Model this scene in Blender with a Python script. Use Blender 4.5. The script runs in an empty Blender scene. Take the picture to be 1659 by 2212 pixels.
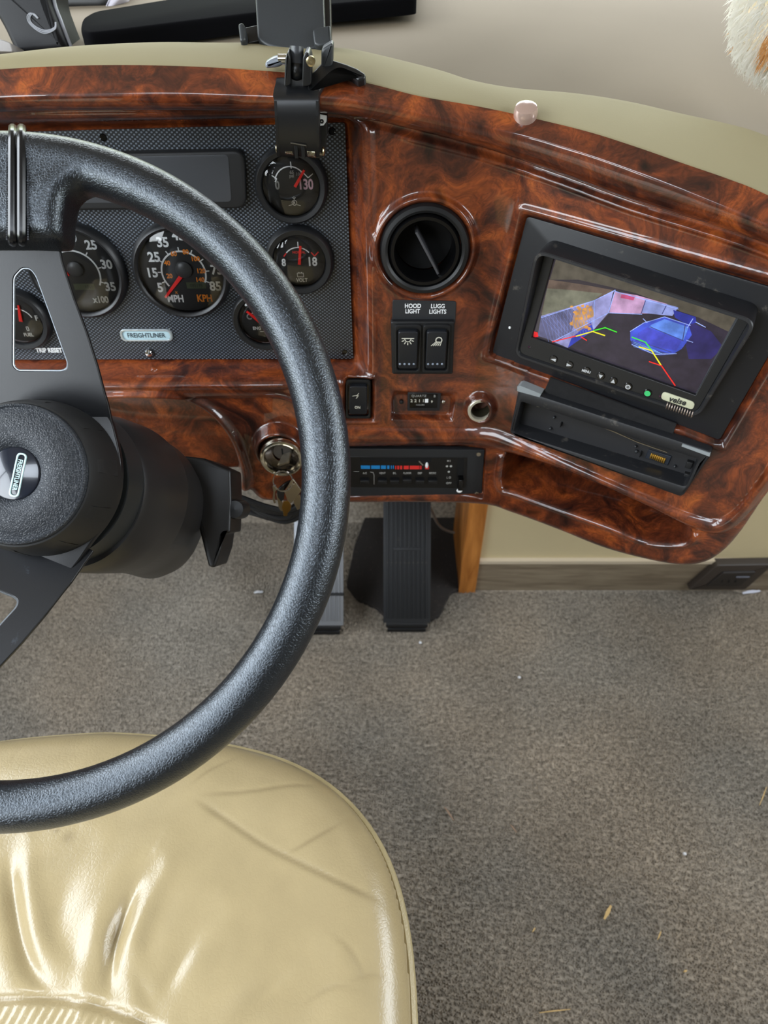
import bpy, bmesh, math, random
import numpy as np
from mathutils import Matrix, Vector
from math import sin, cos, pi, radians, sqrt, atan2

random.seed(7)
rng = np.random.default_rng(7)
SC = bpy.context.scene
COL = SC.collection

# ------------------------------------------------------------------ camera
W_PX, H_PX, F_PX = 1659.0, 2212.0, 1500.0
CAM = Vector((0.0, 0.0, 1.2))
PITCH = radians(45)
RX = Vector((1, 0, 0)); UX = Vector((0, sin(PITCH), cos(PITCH))); FX = Vector((0, cos(PITCH), -sin(PITCH)))
cd = bpy.data.cameras.new('camera'); cam = bpy.data.objects.new('camera', cd); COL.objects.link(cam)
cd.sensor_fit = 'VERTICAL'; cd.sensor_height = 9.8; cd.sensor_width = 7.35; cd.lens = F_PX / H_PX * 9.8
cd.clip_start = 0.02; cd.clip_end = 60
cam.location = CAM; cam.rotation_euler = (radians(90) - PITCH, 0, 0)
cd.dof.use_dof = True; cd.dof.focus_distance = 0.56; cd.dof.aperture_fstop = 2.6
SC.camera = cam

# ------------------------------------------------------------------ exposure, world, daylight
vs = SC.view_settings
vs.view_transform = 'Standard'; vs.look = 'None'; vs.gamma = 1.0; vs.use_curve_mapping = False
vs.exposure = 0.0
try: SC.display_settings.display_device = 'sRGB'
except Exception: pass
wd = bpy.data.worlds.new('daylight'); SC.world = wd; wd.use_nodes = True
nt = wd.node_tree; nt.nodes.clear()
o_ = nt.nodes.new('ShaderNodeOutputWorld'); bg = nt.nodes.new('ShaderNodeBackground')
tc = nt.nodes.new('ShaderNodeTexCoord'); sx = nt.nodes.new('ShaderNodeSeparateXYZ')
nz = nt.nodes.new('ShaderNodeTexNoise'); nz.inputs['Scale'].default_value = 9; nz.inputs['Detail'].default_value = 5
ad = nt.nodes.new('ShaderNodeMath'); ad.operation = 'MULTIPLY_ADD'; ad.inputs[1].default_value = 0.35
yf = nt.nodes.new('ShaderNodeMath'); yf.operation = 'MULTIPLY_ADD'; yf.inputs[1].default_value = -0.16   # the wood stands taller ahead, open lot behind
cr = nt.nodes.new('ShaderNodeValToRGB')
els = cr.color_ramp.elements
els[0].position = 0.0; els[0].color = (0.16, 0.15, 0.14, 1)
els[1].position = 0.17; els[1].color = (0.10, 0.13, 0.06, 1)
for p, c in ((0.30, (0.16, 0.20, 0.09, 1)), (0.37, (0.90, 0.96, 1.0, 1)), (1.0, (0.84, 0.93, 1.04, 1))):
    e = els.new(p); e.color = c
nt.links.new(tc.outputs['Generated'], sx.inputs[0]); nt.links.new(tc.outputs['Generated'], nz.inputs['Vector'])
nt.links.new(nz.outputs['Fac'], ad.inputs[0]); nt.links.new(sx.outputs['Y'], yf.inputs[0]); nt.links.new(sx.outputs['Z'], yf.inputs[2]); nt.links.new(yf.outputs[0], ad.inputs[2])
nt.links.new(ad.outputs[0], cr.inputs[0]); nt.links.new(cr.outputs[0], bg.inputs[0])
bg.inputs[1].default_value = 11.0
nt.links.new(bg.outputs[0], o_.inputs[0])

def portal(name, loc, rot, sx_, sy_):
    l = bpy.data.lights.new(name, 'AREA'); l.shape = 'RECTANGLE'; l.size = sx_; l.size_y = sy_
    l.cycles.is_portal = True
    o = bpy.data.objects.new(name, l); COL.objects.link(o); o.location = loc; o.rotation_euler = rot
    return o
# windshield ahead, driver's side window on the left, passenger window on the right
portal('windshield_daylight', (0.15, 1.59, 1.40), (radians(-90), 0, 0), 2.5, 0.62)
portal('driver_window_daylight', (-1.19, -.30, 1.45), (0, radians(-90), 0), 0.9, 2.8)
portal('passenger_window_daylight', (1.49, .15, 1.42), (0, radians(90), 0), 0.75, 1.7)
portal('roof_hatch_daylight', (-.45, -.6, 2.14), (0, 0, 0), 0.6, 0.6)  # unseen roof opening, added to brighten the cabin from above
SC.cycles.max_bounces = 8
SC.cycles.sample_clamp_indirect = 8.0

# ------------------------------------------------------------------ pixel rays onto real surfaces
def ray(px, py):
    return FX + RX * ((px - W_PX / 2) / F_PX) + UX * ((H_PX / 2 - py) / F_PX)
def pdepth(px, py, d): return CAM + ray(px, py) * d
def hit(px, py, p0, n):
    r = ray(px, py); p0 = Vector(p0); n = Vector(n)
    return CAM + r * ((p0 - CAM).dot(n) / r.dot(n))

class Fr:
    """a local frame: x right, y up, z towards the viewer, on a plane of the scene"""
    def __init__(s, o, x, y):
        s.o = Vector(o); s.x = Vector(x).normalized(); s.z = s.x.cross(Vector(y)).normalized(); s.y = s.z.cross(s.x)
        s.M = Matrix((( s.x[0], s.y[0], s.z[0], s.o[0]), (s.x[1], s.y[1], s.z[1], s.o[1]), (s.x[2], s.y[2], s.z[2], s.o[2]), (0, 0, 0, 1)))
    def l(s, px, py, z=0.0):
        p = hit(px, py, s.o + s.z * z, s.z) - s.o
        return (p.dot(s.x), p.dot(s.y))
    def ls(s, pts, z=0.0): return [s.l(a, b, z) for a, b in pts]
    def w(s, x, y, z): return s.o + s.x * x + s.y * y + s.z * z

# ------------------------------------------------------------------ dashboard base surface (s along, t up, h out)
TILT = radians(4); YAW = radians(28); S0, S1 = 0.075, 0.150
_ss = np.linspace(-1.2, 1.2, 4801)
_k = np.clip((_ss - S0) / (S1 - S0), 0, 1); _yaw = YAW * (_k * _k * (3 - 2 * _k))
_dx, _dy = np.cos(_yaw), -np.sin(_yaw)
_cx = np.concatenate([[0], np.cumsum((_dx[1:] + _dx[:-1]) / 2 * np.diff(_ss))]); _cy = np.concatenate([[0], np.cumsum((_dy[1:] + _dy[:-1]) / 2 * np.diff(_ss))])
_cx -= np.interp(0, _ss, _cx); _cy -= np.interp(0, _ss, _cy); _cy += 0.650
Z_REF = 1.2 - 0.33
def dashP(s, t, h=0.0):
    s = np.asarray(s, float); t = np.asarray(t, float); h = np.asarray(h, float)
    yw = np.interp(s, _ss, _yaw); x = np.interp(s, _ss, _cx); y = np.interp(s, _ss, _cy)
    mx, my = np.sin(yw), np.cos(yw)          # horizontal direction away from the driver
    st, ct = sin(TILT), cos(TILT)
    X = x + t * st * mx - h * ct * mx
    Y = y + t * st * my - h * ct * my
    Z = Z_REF + t * ct + h * st
    return np.stack([X, Y, Z], -1)
_F = np.array(FX); _U = np.array(UX); _C = np.array(CAM)
def project(P):
    d = P - _C; f = d @ _F
    return np.stack([W_PX / 2 + F_PX * d[..., 0] / f, H_PX / 2 - F_PX * (d @ _U) / f], -1)
def inv(pts, h=0.0):
    q = np.array(pts, float).reshape(-1, 2)
    s = (q[:, 0] - 830) * 0.00045; t = (700 - q[:, 1]) * 0.0005; e = 1e-4
    for _ in range(25):
        p = project(dashP(s, t, h)); ps = (project(dashP(s + e, t, h)) - p) / e; pt = (project(dashP(s, t + e, h)) - p) / e
        r = q - p; det = ps[:, 0] * pt[:, 1] - ps[:, 1] * pt[:, 0]
        s = s + np.clip((r[:, 0] * pt[:, 1] - r[:, 1] * pt[:, 0]) / det, -.05, .05)
        t = t + np.clip((ps[:, 0] * r[:, 1] - ps[:, 1] * r[:, 0]) / det, -.05, .05)
    return np.stack([s, t], -1)
def dash_frame(px, py, h=0.0):
    s, t = inv([(px, py)], h)[0]; e = 1e-4
    o = dashP(s, t, h); return Fr(o, dashP(s + e, t, h) - o, dashP(s, t + e, h) - o)

# ------------------------------------------------------------------ materials
MATS = {}
def lin(c): return tuple(((v / 255.0) / 12.92 if v <= 10 else (((v / 255.0) + 0.055) / 1.055) ** 2.4) for v in c) + (1,)
def mat(name, rgb, rough=0.5, metal=0.0, coat=0.0, bump=None, emit=None, spec=0.5, vary=None, coat_rough=0.03, sheen=0.0, dirt=None):
    """rgb are sRGB 0-255; bump=(scale, strength, distance); vary=(scale, amount); dirt=(rgb, scale, threshold, amount)"""
    if name in MATS: return MATS[name]
    m = bpy.data.materials.new(name); m.use_nodes = True; t = m.node_tree; b = t.nodes['Principled BSDF']
    b.inputs['Base Color'].default_value = lin(rgb); b.inputs['Roughness'].default_value = rough; b.inputs['Metallic'].default_value = metal
    b.inputs['Coat Weight'].default_value = coat; b.inputs['Coat Roughness'].default_value = coat_rough; b.inputs['Specular IOR Level'].default_value = spec
    if sheen: b.inputs['Sheen Weight'].default_value = sheen
    co = t.nodes.new('ShaderNodeTexCoord')
    if emit:
        b.inputs['Emission Color'].default_value = lin(emit[0]); b.inputs['Emission Strength'].default_value = emit[1]
    colsock = None
    if vary:
        n = t.nodes.new('ShaderNodeTexNoise'); n.inputs['Scale'].default_value = vary[0]; n.inputs['Detail'].default_value = 5
        t.links.new(co.outputs['Object'], n.inputs['Vector'])
        mr = t.nodes.new('ShaderNodeMapRange'); mr.inputs[1].default_value = .3; mr.inputs[2].default_value = .7; mr.inputs[3].default_value = 1 - vary[1]; mr.inputs[4].default_value = 1 + vary[1]
        t.links.new(n.outputs['Fac'], mr.inputs[0])
        mx = t.nodes.new('ShaderNodeVectorMath'); mx.operation = 'SCALE'; mx.inputs[0].default_value = lin(rgb)[:3]
        t.links.new(mr.outputs[0], mx.inputs['Scale']); t.links.new(mx.outputs[0], b.inputs['Base Color']); colsock = mx.outputs[0]
    if dirt:
        n = t.nodes.new('ShaderNodeTexNoise'); n.inputs['Scale'].default_value = dirt[1]; n.inputs['Detail'].default_value = 8; n.inputs['Roughness'].default_value = .7
        t.links.new(co.outputs['Object'], n.inputs['Vector'])
        mr = t.nodes.new('ShaderNodeMapRange'); mr.inputs[1].default_value = dirt[2]; mr.inputs[2].default_value = dirt[2] + .08; mr.inputs[3].default_value = 0; mr.inputs[4].default_value = dirt[3]
        t.links.new(n.outputs['Fac'], mr.inputs[0])
        mx = t.nodes.new('ShaderNodeMix'); mx.data_type = 'RGBA'; t.links.new(mr.outputs[0], mx.inputs[0])
        if colsock: t.links.new(colsock, mx.inputs[6])
        else: mx.inputs[6].default_value = lin(rgb)
        mx.inputs[7].default_value = lin(dirt[0]); t.links.new(mx.outputs[2], b.inputs['Base Color'])
    if bump:
        n = t.nodes.new('ShaderNodeTexNoise'); n.inputs['Scale'].default_value = bump[0]; n.inputs['Detail'].default_value = 3
        t.links.new(co.outputs['Object'], n.inputs['Vector'])
        bp = t.nodes.new('ShaderNodeBump'); bp.inputs['Strength'].default_value = bump[1]; bp.inputs['Distance'].default_value = bump[2]
        t.links.new(n.outputs['Fac'], bp.inputs['Height']); t.links.new(bp.outputs[0], b.inputs['Normal'])
    MATS[name] = m; return m

def grain_mat(name, rgb, rough, scale, strength, dist, vary=.1, rnd=1.0, coat=0):
    """leather-like grain: cells with creases between them"""
    m = mat(name, rgb, rough, vary=(30, vary), coat=coat, coat_rough=.25); t = m.node_tree; b = t.nodes['Principled BSDF']
    co = t.nodes.new('ShaderNodeTexCoord')
    w = t.nodes.new('ShaderNodeTexNoise'); w.inputs['Scale'].default_value = scale * .35; w.inputs['Detail'].default_value = 3
    wm = t.nodes.new('ShaderNodeVectorMath'); wm.operation = 'MULTIPLY_ADD'; wm.inputs[1].default_value = (1.6 / scale,) * 3
    v = t.nodes.new('ShaderNodeTexVoronoi'); v.feature = 'DISTANCE_TO_EDGE'; v.inputs['Scale'].default_value = scale
    t.links.new(co.outputs['Object'], w.inputs['Vector']); t.links.new(w.outputs['Color'], wm.inputs[0]); t.links.new(co.outputs['Object'], wm.inputs[2])
    t.links.new(wm.outputs[0], v.inputs['Vector'])
    mr = t.nodes.new('ShaderNodeMapRange'); mr.inputs[1].default_value = 0; mr.inputs[2].default_value = .22
    t.links.new(v.outputs['Distance'], mr.inputs[0])
    bp = t.nodes.new('ShaderNodeBump'); bp.inputs['Strength'].default_value = strength; bp.inputs['Distance'].default_value = dist
    t.links.new(mr.outputs[0], bp.inputs['Height']); t.links.new(bp.outputs[0], b.inputs['Normal'])
    return m

def glass_mat(name, tint=(255, 255, 255), refl=1.0):
    m = bpy.data.materials.new(name); m.use_nodes = True; t = m.node_tree; t.nodes.clear()
    o = t.nodes.new('ShaderNodeOutputMaterial'); mx = t.nodes.new('ShaderNodeMixShader'); tr = t.nodes.new('ShaderNodeBsdfTransparent')
    g = t.nodes.new('ShaderNodeBsdfGlossy'); g.inputs['Roughness'].default_value = 0.02; fr = t.nodes.new('ShaderNodeFresnel'); fr.inputs[0].default_value = 1.5
    mm = t.nodes.new('ShaderNodeMath'); mm.operation = 'MULTIPLY'; mm.inputs[1].default_value = refl
    tr.inputs[0].default_value = lin(tint); t.links.new(fr.outputs[0], mm.inputs[0]); t.links.new(mm.outputs[0], mx.inputs[0])
    t.links.new(tr.outputs[0], mx.inputs[1]); t.links.new(g.outputs[0], mx.inputs[2]); t.links.new(mx.outputs[0], o.inputs[0])
    MATS[name] = m; return m

def burl_mat():
    m = bpy.data.materials.new('burl_wood_lacquer'); m.use_nodes = True; t = m.node_tree; b = t.nodes['Principled BSDF']
    N = t.nodes.new; L = t.links.new
    co = N('ShaderNodeTexCoord')
    w = N('ShaderNodeTexNoise'); w.inputs['Scale'].default_value = 9; w.inputs['Detail'].default_value = 3
    wm = N('ShaderNodeVectorMath'); wm.operation = 'MULTIPLY_ADD'; wm.inputs[1].default_value = (.09, .09, .09)
    L(co.outputs['Object'], w.inputs['Vector']); L(w.outputs['Color'], wm.inputs[0]); L(co.outputs['Object'], wm.inputs[2])
    n1 = N('ShaderNodeTexNoise'); n1.inputs['Scale'].default_value = 15; n1.inputs['Detail'].default_value = 9; n1.inputs['Roughness'].default_value = .62; n1.inputs['Distortion'].default_value = 1.6
    L(wm.outputs[0], n1.inputs['Vector'])
    r1 = N('ShaderNodeValToRGB'); e = r1.color_ramp.elements
    e[0].position = .30; e[0].color = lin((30, 12, 9)); e[1].position = .74; e[1].color = lin((164, 86, 34))
    for p, c in ((.40, (62, 28, 17)), (.50, (97, 45, 23)), (.60, (133, 64, 28))):
        q = e.new(p); q.color = lin(c)
    L(n1.outputs['Fac'], r1.inputs[0])
    # curly fibre
    n2 = N('ShaderNodeTexNoise'); n2.inputs['Scale'].default_value = 90; n2.inputs['Detail'].default_value = 5; n2.inputs['Distortion'].default_value = 3.5
    L(wm.outputs[0], n2.inputs['Vector'])
    m2 = N('ShaderNodeMapRange'); m2.inputs[1].default_value = .3; m2.inputs[2].default_value = .7; m2.inputs[3].default_value = .62; m2.inputs[4].default_value = 1.25
    L(n2.outputs['Fac'], m2.inputs[0])
    sc = N('ShaderNodeVectorMath'); sc.operation = 'SCALE'; L(r1.outputs[0], sc.inputs[0]); L(m2.outputs[0], sc.inputs['Scale'])
    # burl eyes
    v = N('ShaderNodeTexVoronoi'); v.feature = 'F1'; v.inputs['Scale'].default_value = 34; L(wm.outputs[0], v.inputs['Vector'])
    m3 = N('ShaderNodeMapRange'); m3.inputs[1].default_value = .06; m3.inputs[2].default_value = .26; m3.inputs[3].default_value = .25; m3.inputs[4].default_value = 1.0
    L(v.outputs['Distance'], m3.inputs[0])
    n4 = N('ShaderNodeTexNoise'); n4.inputs['Scale'].default_value = 11; L(co.outputs['Object'], n4.inputs['Vector'])
    m4 = N('ShaderNodeMapRange'); m4.inputs[1].default_value = .46; m4.inputs[2].default_value = .60; L(n4.outputs['Fac'], m4.inputs[0])
    mx = N('ShaderNodeMix'); mx.data_type = 'FLOAT'; mx.inputs[2].default_value = 1.0; L(m4.outputs[0], mx.inputs[0]); L(m3.outputs[0], mx.inputs[3])
    s2 = N('ShaderNodeVectorMath'); s2.operation = 'SCALE'; L(sc.outputs[0], s2.inputs[0]); L(mx.outputs[0], s2.inputs['Scale'])
    L(s2.outputs[0], b.inputs['Base Color'])
    b.inputs['Roughness'].default_value = .38; b.inputs['Coat Weight'].default_value = 1.0; b.inputs['Coat Roughness'].default_value = .025; b.inputs['Coat IOR'].default_value = 1.55
    b.inputs['Specular IOR Level'].default_value = .3
    MATS['burl'] = m; return m

def weave_mat():
    m = bpy.data.materials.new('woven_print'); m.use_nodes = True; t = m.node_tree; b = t.nodes['Principled BSDF']; N = t.nodes.new; L = t.links.new
    co = N('ShaderNodeTexCoord'); s = N('ShaderNodeSeparateXYZ'); L(co.outputs['Object'], s.inputs[0])
    outs = []
    for ax in (0, 1):
        mu = N('ShaderNodeMath'); mu.operation = 'MULTIPLY'; mu.inputs[1].default_value = 2 * pi / (.0046, .0037)[ax]; L(s.outputs[ax], mu.inputs[0])
        si = N('ShaderNodeMath'); si.operation = 'SINE'; L(mu.outputs[0], si.inputs[0]); outs.append(si)
    p = N('ShaderNodeMath'); p.operation = 'MULTIPLY'; L(outs[0].outputs[0], p.inputs[0]); L(outs[1].outputs[0], p.inputs[1])
    r = N('ShaderNodeMapRange'); r.inputs[1].default_value = .10; r.inputs[2].default_value = .45; L(p.outputs[0], r.inputs[0])
    mx = N('ShaderNodeMix'); mx.data_type = 'RGBA'; mx.inputs[6].default_value = lin((17, 19, 23)); mx.inputs[7].default_value = lin((104, 112, 122)); L(r.outputs[0], mx.inputs[0])
    L(mx.outputs[2], b.inputs['Base Color']); b.inputs['Roughness'].default_value = .35; b.inputs['Coat Weight'].default_value = .15; b.inputs['Coat Roughness'].default_value = .3
    MATS['weave'] = m; return m

def plank_mat(name, dark, light, scale, axis=(1, 8, 8)):
    m = bpy.data.materials.new(name); m.use_nodes = True; t = m.node_tree; b = t.nodes['Principled BSDF']; N = t.nodes.new; L = t.links.new
    co = N('ShaderNodeTexCoord'); mp = N('ShaderNodeMapping'); mp.inputs['Scale'].default_value = axis; n = N('ShaderNodeTexNoise'); n.inputs['Scale'].default_value = scale; n.inputs['Detail'].default_value = 6; n.inputs['Distortion'].default_value = .6
    L(co.outputs['Object'], mp.inputs[0]); L(mp.outputs[0], n.inputs['Vector'])
    r = N('ShaderNodeMapRange'); r.inputs[1].default_value = .3; r.inputs[2].default_value = .7; L(n.outputs['Fac'], r.inputs[0])
    mx = N('ShaderNodeMix'); mx.data_type = 'RGBA'; mx.inputs[6].default_value = lin(dark); mx.inputs[7].default_value = lin(light); L(r.outputs[0], mx.inputs[0])
    L(mx.outputs[2], b.inputs['Base Color']); b.inputs['Roughness'].default_value = .45
    MATS[name] = m; return m

def carpet_mat():
    m = bpy.data.materials.new('carpet'); m.use_nodes = True; t = m.node_tree; b = t.nodes['Principled BSDF']; N = t.nodes.new; L = t.links.new
    co = N('ShaderNodeTexCoord')
    def noise(sc, det, lo, hi, a, bb):
        n = N('ShaderNodeTexNoise'); n.inputs['Scale'].default_value = sc; n.inputs['Detail'].default_value = det; L(co.outputs['Object'], n.inputs['Vector'])
        r = N('ShaderNodeMapRange'); r.inputs[1].default_value = lo; r.inputs[2].default_value = hi; r.inputs[3].default_value = a; r.inputs[4].default_value = bb; L(n.outputs['Fac'], r.inputs[0]); return r
    a = noise(4, 4, .35, .65, .86, 1.12); c = noise(150, 3, .32, .68, .64, 1.32)
    mu = N('ShaderNodeMath'); mu.operation = 'MULTIPLY'; L(a.outputs[0], mu.inputs[0]); L(c.outputs[0], mu.inputs[1])
    h = noise(3, 2, .4, .6, 0, 1)
    mx = N('ShaderNodeMix'); mx.data_type = 'RGBA'; mx.inputs[6].default_value = lin((152, 140, 124)); mx.inputs[7].default_value = lin((142, 134, 122)); L(h.outputs[0], mx.inputs[0])
    s = N('ShaderNodeVectorMath'); s.operation = 'SCALE'; L(mx.outputs[2], s.inputs[0]); L(mu.outputs[0], s.inputs['Scale'])
    L(s.outputs[0], b.inputs['Base Color']); b.inputs['Roughness'].default_value = 1.0; b.inputs['Specular IOR Level'].default_value = .05
    MATS['carpet'] = m; return m

def seat_mat():
    m = grain_mat('tan_leather', (168, 150, 112), .28, 260, .13, .0007, vary=.05, coat=.4)
    t = m.node_tree; b = t.nodes['Principled BSDF']; N = t.nodes.new; L = t.links.new
    at = N('ShaderNodeAttribute'); at.attribute_name = 'wear'
    prev = b.inputs['Base Color'].links[0].from_socket
    mx = N('ShaderNodeMix'); mx.data_type = 'RGBA'; L(at.outputs['Fac'], mx.inputs[0]); L(prev, mx.inputs[6]); mx.inputs[7].default_value = lin((96, 80, 54))
    L(mx.outputs[2], b.inputs['Base Color'])
    return m

BURL = burl_mat(); WEAVE = weave_mat(); CARPET = carpet_mat(); SEAT = seat_mat()
BLK = mat('black_plastic', (20, 21, 23), .42, bump=(900, .15, .0003))
BLKM = mat('matte_black_plastic', (17, 17, 18), .6)
DGREY = mat('dark_grey_plastic', (38, 40, 43), .5)
BLKG = mat('gloss_black_plastic', (8, 8, 9), .12)
BLKD = mat('dusty_black_plastic', (30, 31, 34), .45, dirt=((105, 100, 92), 60, .60, .5))
SPOKE = mat('black_painted_metal', (17, 18, 21), .36, bump=(1400, .12, .0002), dirt=((92, 100, 112), 26, .62, .5))
RIMM = grain_mat('black_grained_rim', (14, 16, 20), .33, 560, .34, .00034, coat=.15)
_b = RIMM.node_tree.nodes['Principled BSDF']; _b.inputs['Specular Tint'].default_value = (.80, .90, 1, 1); _b.inputs['Specular IOR Level'].default_value = .85
PADM = grain_mat('black_leather', (19, 19, 21), .40, 480, .35, .0006)
HUBM = grain_mat('pebbled_rubber', (42, 46, 52), .45, 620, .5, .0007)
SHROUD = mat('column_plastic', (30, 29, 29), .38, bump=(1500, .08, .0002))
CHROME = mat('chrome', (225, 225, 222), .10, metal=1)
STEEL = mat('brushed_steel', (190, 184, 172), .28, metal=1)
NICKEL = mat('nickel_key', (196, 186, 168), .3, metal=1)
BRASS = mat('brass_key', (186, 148, 84), .3, metal=1)
GOLD = mat('gold_contact', (214, 172, 84), .25, metal=1)
WHT = mat('white_print', (246, 248, 248), .6)
PINKW = mat('pinkish_print', (226, 190, 206), .6)
ORG = mat('orange_print', (252, 146, 30), .6)
RED = mat('red_needle', (232, 34, 30), .45, emit=((230, 30, 26), .15))
GREYP = mat('grey_print', (150, 150, 146), .6)
ICON = mat('icon_print', (205, 203, 188), .6)
BLUEP = mat('blue_print', (20, 132, 200), .6)
REDP = mat('red_print', (226, 48, 44), .6)
DIAL = mat('dial_black', (24, 24, 25), .6)
LCD = mat('lcd_green_grey', (72, 80, 58), .35)
LCDT = mat('lcd_digit', (30, 34, 26), .5)
DISP = mat('display_grey', (62, 64, 68), .35)
PAD = mat('beige_pad', (138, 129, 100), .8, spec=.2, bump=(700, .2, .0004), vary=(7, .05))
LEDGE = mat('taupe_ledge', (124, 114, 99), .9, spec=.1, bump=(900, .1, .0003), vary=(3, .05))
CREAM = mat('cream_panel', (206, 190, 150), .5, vary=(5, .04))
TRIMW = mat('pale_trim', (205, 190, 165), .5)
PLANK = plank_mat('grey_oak', (112, 98, 80), (152, 138, 116), 9, (1, 9, 9))
OAK = plank_mat('honey_oak', (150, 88, 30), (200, 130, 60), 10, (6, 6, 1))
WALLM = mat('interior_wall', (150, 140, 122), .7)
CEILM = mat('interior_ceiling', (190, 184, 170), .8)
GLASS = glass_mat('gauge_glass', refl=1.3)
RUBBER = mat('pedal_rubber', (24, 25, 27), .5, dirt=((95, 85, 75), 40, .62, .5))
ALU = mat('worn_aluminium', (150, 152, 156), .45, metal=.7)
SILV = mat('badge_silver', (205, 215, 218), .25, metal=.7)
BADGE = mat('badge_blue_white', (186, 214, 222), .4)
FELT = mat('black_felt', (24, 24, 25), .95, bump=(600, .5, .0008), vary=(150, .3))

# ------------------------------------------------------------------ mesh building
class MB:
    def __init__(s): s.v = []; s.f = []
    def add(s, vs_, fs_):
        n = len(s.v); s.v.extend([tuple(v) for v in vs_]); s.f.extend([tuple(i + n for i in f) for f in fs_]); return s
    def loft(s, rings, closed=True, cap0=True, cap1=True, loop=False):
        n = len(rings[0]); base = len(s.v)
        for r in rings: s.v.extend([tuple(p) for p in r])
        m = len(rings)
        for k in range(m if loop else m - 1):
            a = base + k * n; b = base + ((k + 1) % m) * n
            for i in range(n if closed else n - 1):
                j = (i + 1) % n; s.f.append((a + i, a + j, b + j, b + i))
        if not loop and closed:
            if cap0: s.f.append(tuple(base + i for i in reversed(range(n))))
            if cap1: s.f.append(tuple(base + (m - 1) * n + i for i in range(n)))
        return s
    def prism(s, poly, z0, z1, bevel=0.0, seg=3, cap0=True):
        poly = ccw(poly)
        rings = [[(x, y, z0) for x, y in poly]]
        if bevel > 0:
            for k in range(seg + 1):
                a = k / seg * pi / 2
                q = offset(poly, -bevel * (1 - cos(a))); z = z1 - bevel + bevel * sin(a)
                rings.append([(x, y, z) for x, y in q])
        else: rings.append([(x, y, z1) for x, y in poly])
        return s.loft(rings, cap0=cap0)
    def ring(s, outer, inner, z0, z1, bevel=0.0, zin=None):
        """frame between two outlines of equal count"""
        outer = ccw(outer); inner = ccw(inner); zi = z0 if zin is None else zin
        if bevel > 0:
            o2 = offset(outer, -bevel); i2 = offset(inner, bevel); om = offset(outer, -bevel * .3); im = offset(inner, bevel * .3)
            seq = [(outer, z0), (outer, z1 - bevel), (om, z1 - bevel * .3), (o2, z1), (i2, z1), (im, z1 - bevel * .3), (inner, z1 - bevel), (inner, zi)]
        else: seq = [(outer, z0), (outer, z1), (inner, z1), (inner, zi)]
        return s.loft([[(x, y, z) for x, y in q] for q, z in seq], loop=(zin is None), cap0=False, cap1=False)
    def lathe(s, prof, n=48, c=(0, 0, 0), cap0=False, cap1=False):
        rings = [[(c[0] + r * cos(2 * pi * i / n), c[1] + r * sin(2 * pi * i / n), c[2] + z) for i in range(n)] for r, z in prof]
        return s.loft(rings, cap0=cap0, cap1=cap1)
    def tube(s, path, r, n=8, closed=False, flat=1.0):
        P = [Vector(p) for p in path]; m = len(P); rr = r if isinstance(r, (list, tuple)) else [r] * m
        rings = []; up = None
        for i in range(m):
            a = P[i - 1] if (i > 0 or closed) else P[i]; b = P[(i + 1) % m] if (i < m - 1 or closed) else P[i]
            t = (b - a).normalized()
            if up is None:
                up = Vector((0, 0, 1)) if abs(t.z) < .9 else Vector((1, 0, 0))
            u = (up - t * up.dot(t)).normalized(); w = t.cross(u); up = u
            rings.append([tuple(P[i] + (u * sin(2 * pi * k / n) * flat + w * cos(2 * pi * k / n)) * rr[i]) for k in range(n)])
        return s.loft(rings, loop=closed, cap0=not closed, cap1=not closed)
    def box(s, x0, x1, y0, y1, z0, z1, bevel=0.0):
        return s.prism([(x0, y0), (x1, y0), (x1, y1), (x0, y1)], z0, z1, bevel)
    def sphere(s, c, r, n=16, m=9, sc=(1, 1, 1)):
        rings = []
        for k in range(m + 1):
            a = -pi / 2 + pi * k / m; rr = max(cos(a), 1e-4)
            rings.append([(c[0] + r * rr * cos(2 * pi * i / n) * sc[0], c[1] + r * rr * sin(2 * pi * i / n) * sc[1], c[2] + r * sin(a) * sc[2]) for i in range(n)])
        return s.loft(rings)
    def xf(s, M, i0=0):
        s.v[i0:] = [tuple(M @ Vector(v)) for v in s.v[i0:]]; return s
    def band(s, c, r0, r1, a0, a1, z, n=40):
        v = []; f = []
        for i in range(n + 1):
            a = radians(a0 + (a1 - a0) * i / n)
            v += [(c[0] + r0 * cos(a), c[1] + r0 * sin(a), z), (c[0] + r1 * cos(a), c[1] + r1 * sin(a), z)]
        for i in range(n): f.append((2 * i, 2 * i + 1, 2 * i + 3, 2 * i + 2))
        return s.add(v, f)
    def line(s, a, b, w, z, w2=None):
        a = Vector((a[0], a[1])); b = Vector((b[0], b[1])); d = (b - a).normalized(); n = Vector((-d.y, d.x)); w2 = w if w2 is None else w2
        q = [a + n * w / 2, a - n * w / 2, b - n * w2 / 2, b + n * w2 / 2]
        return s.add([(p.x, p.y, z) for p in q], [(0, 1, 2, 3)])
    def poly(s, pts, z): return s.add([(x, y, z) for x, y in ccw(pts)], [tuple(range(len(pts)))])
    def build(s, name, m, parent=None, smooth=35, matrix=None):
        me = bpy.data.meshes.new(name); me.from_pydata(s.v, [], s.f)
        return link(name, me, m, parent, smooth, matrix)

def link(name, me, m, parent=None, smooth=35, matrix=None):
    me.materials.append(m)
    if smooth:
        for p in me.polygons: p.use_smooth = True
        try: me.set_sharp_from_angle(angle=radians(smooth))
        except Exception: pass
    o = bpy.data.objects.new(name, me); COL.objects.link(o)
    if parent is not None: o.parent = parent
    if matrix is not None: o.matrix_local = matrix
    return o

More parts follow.
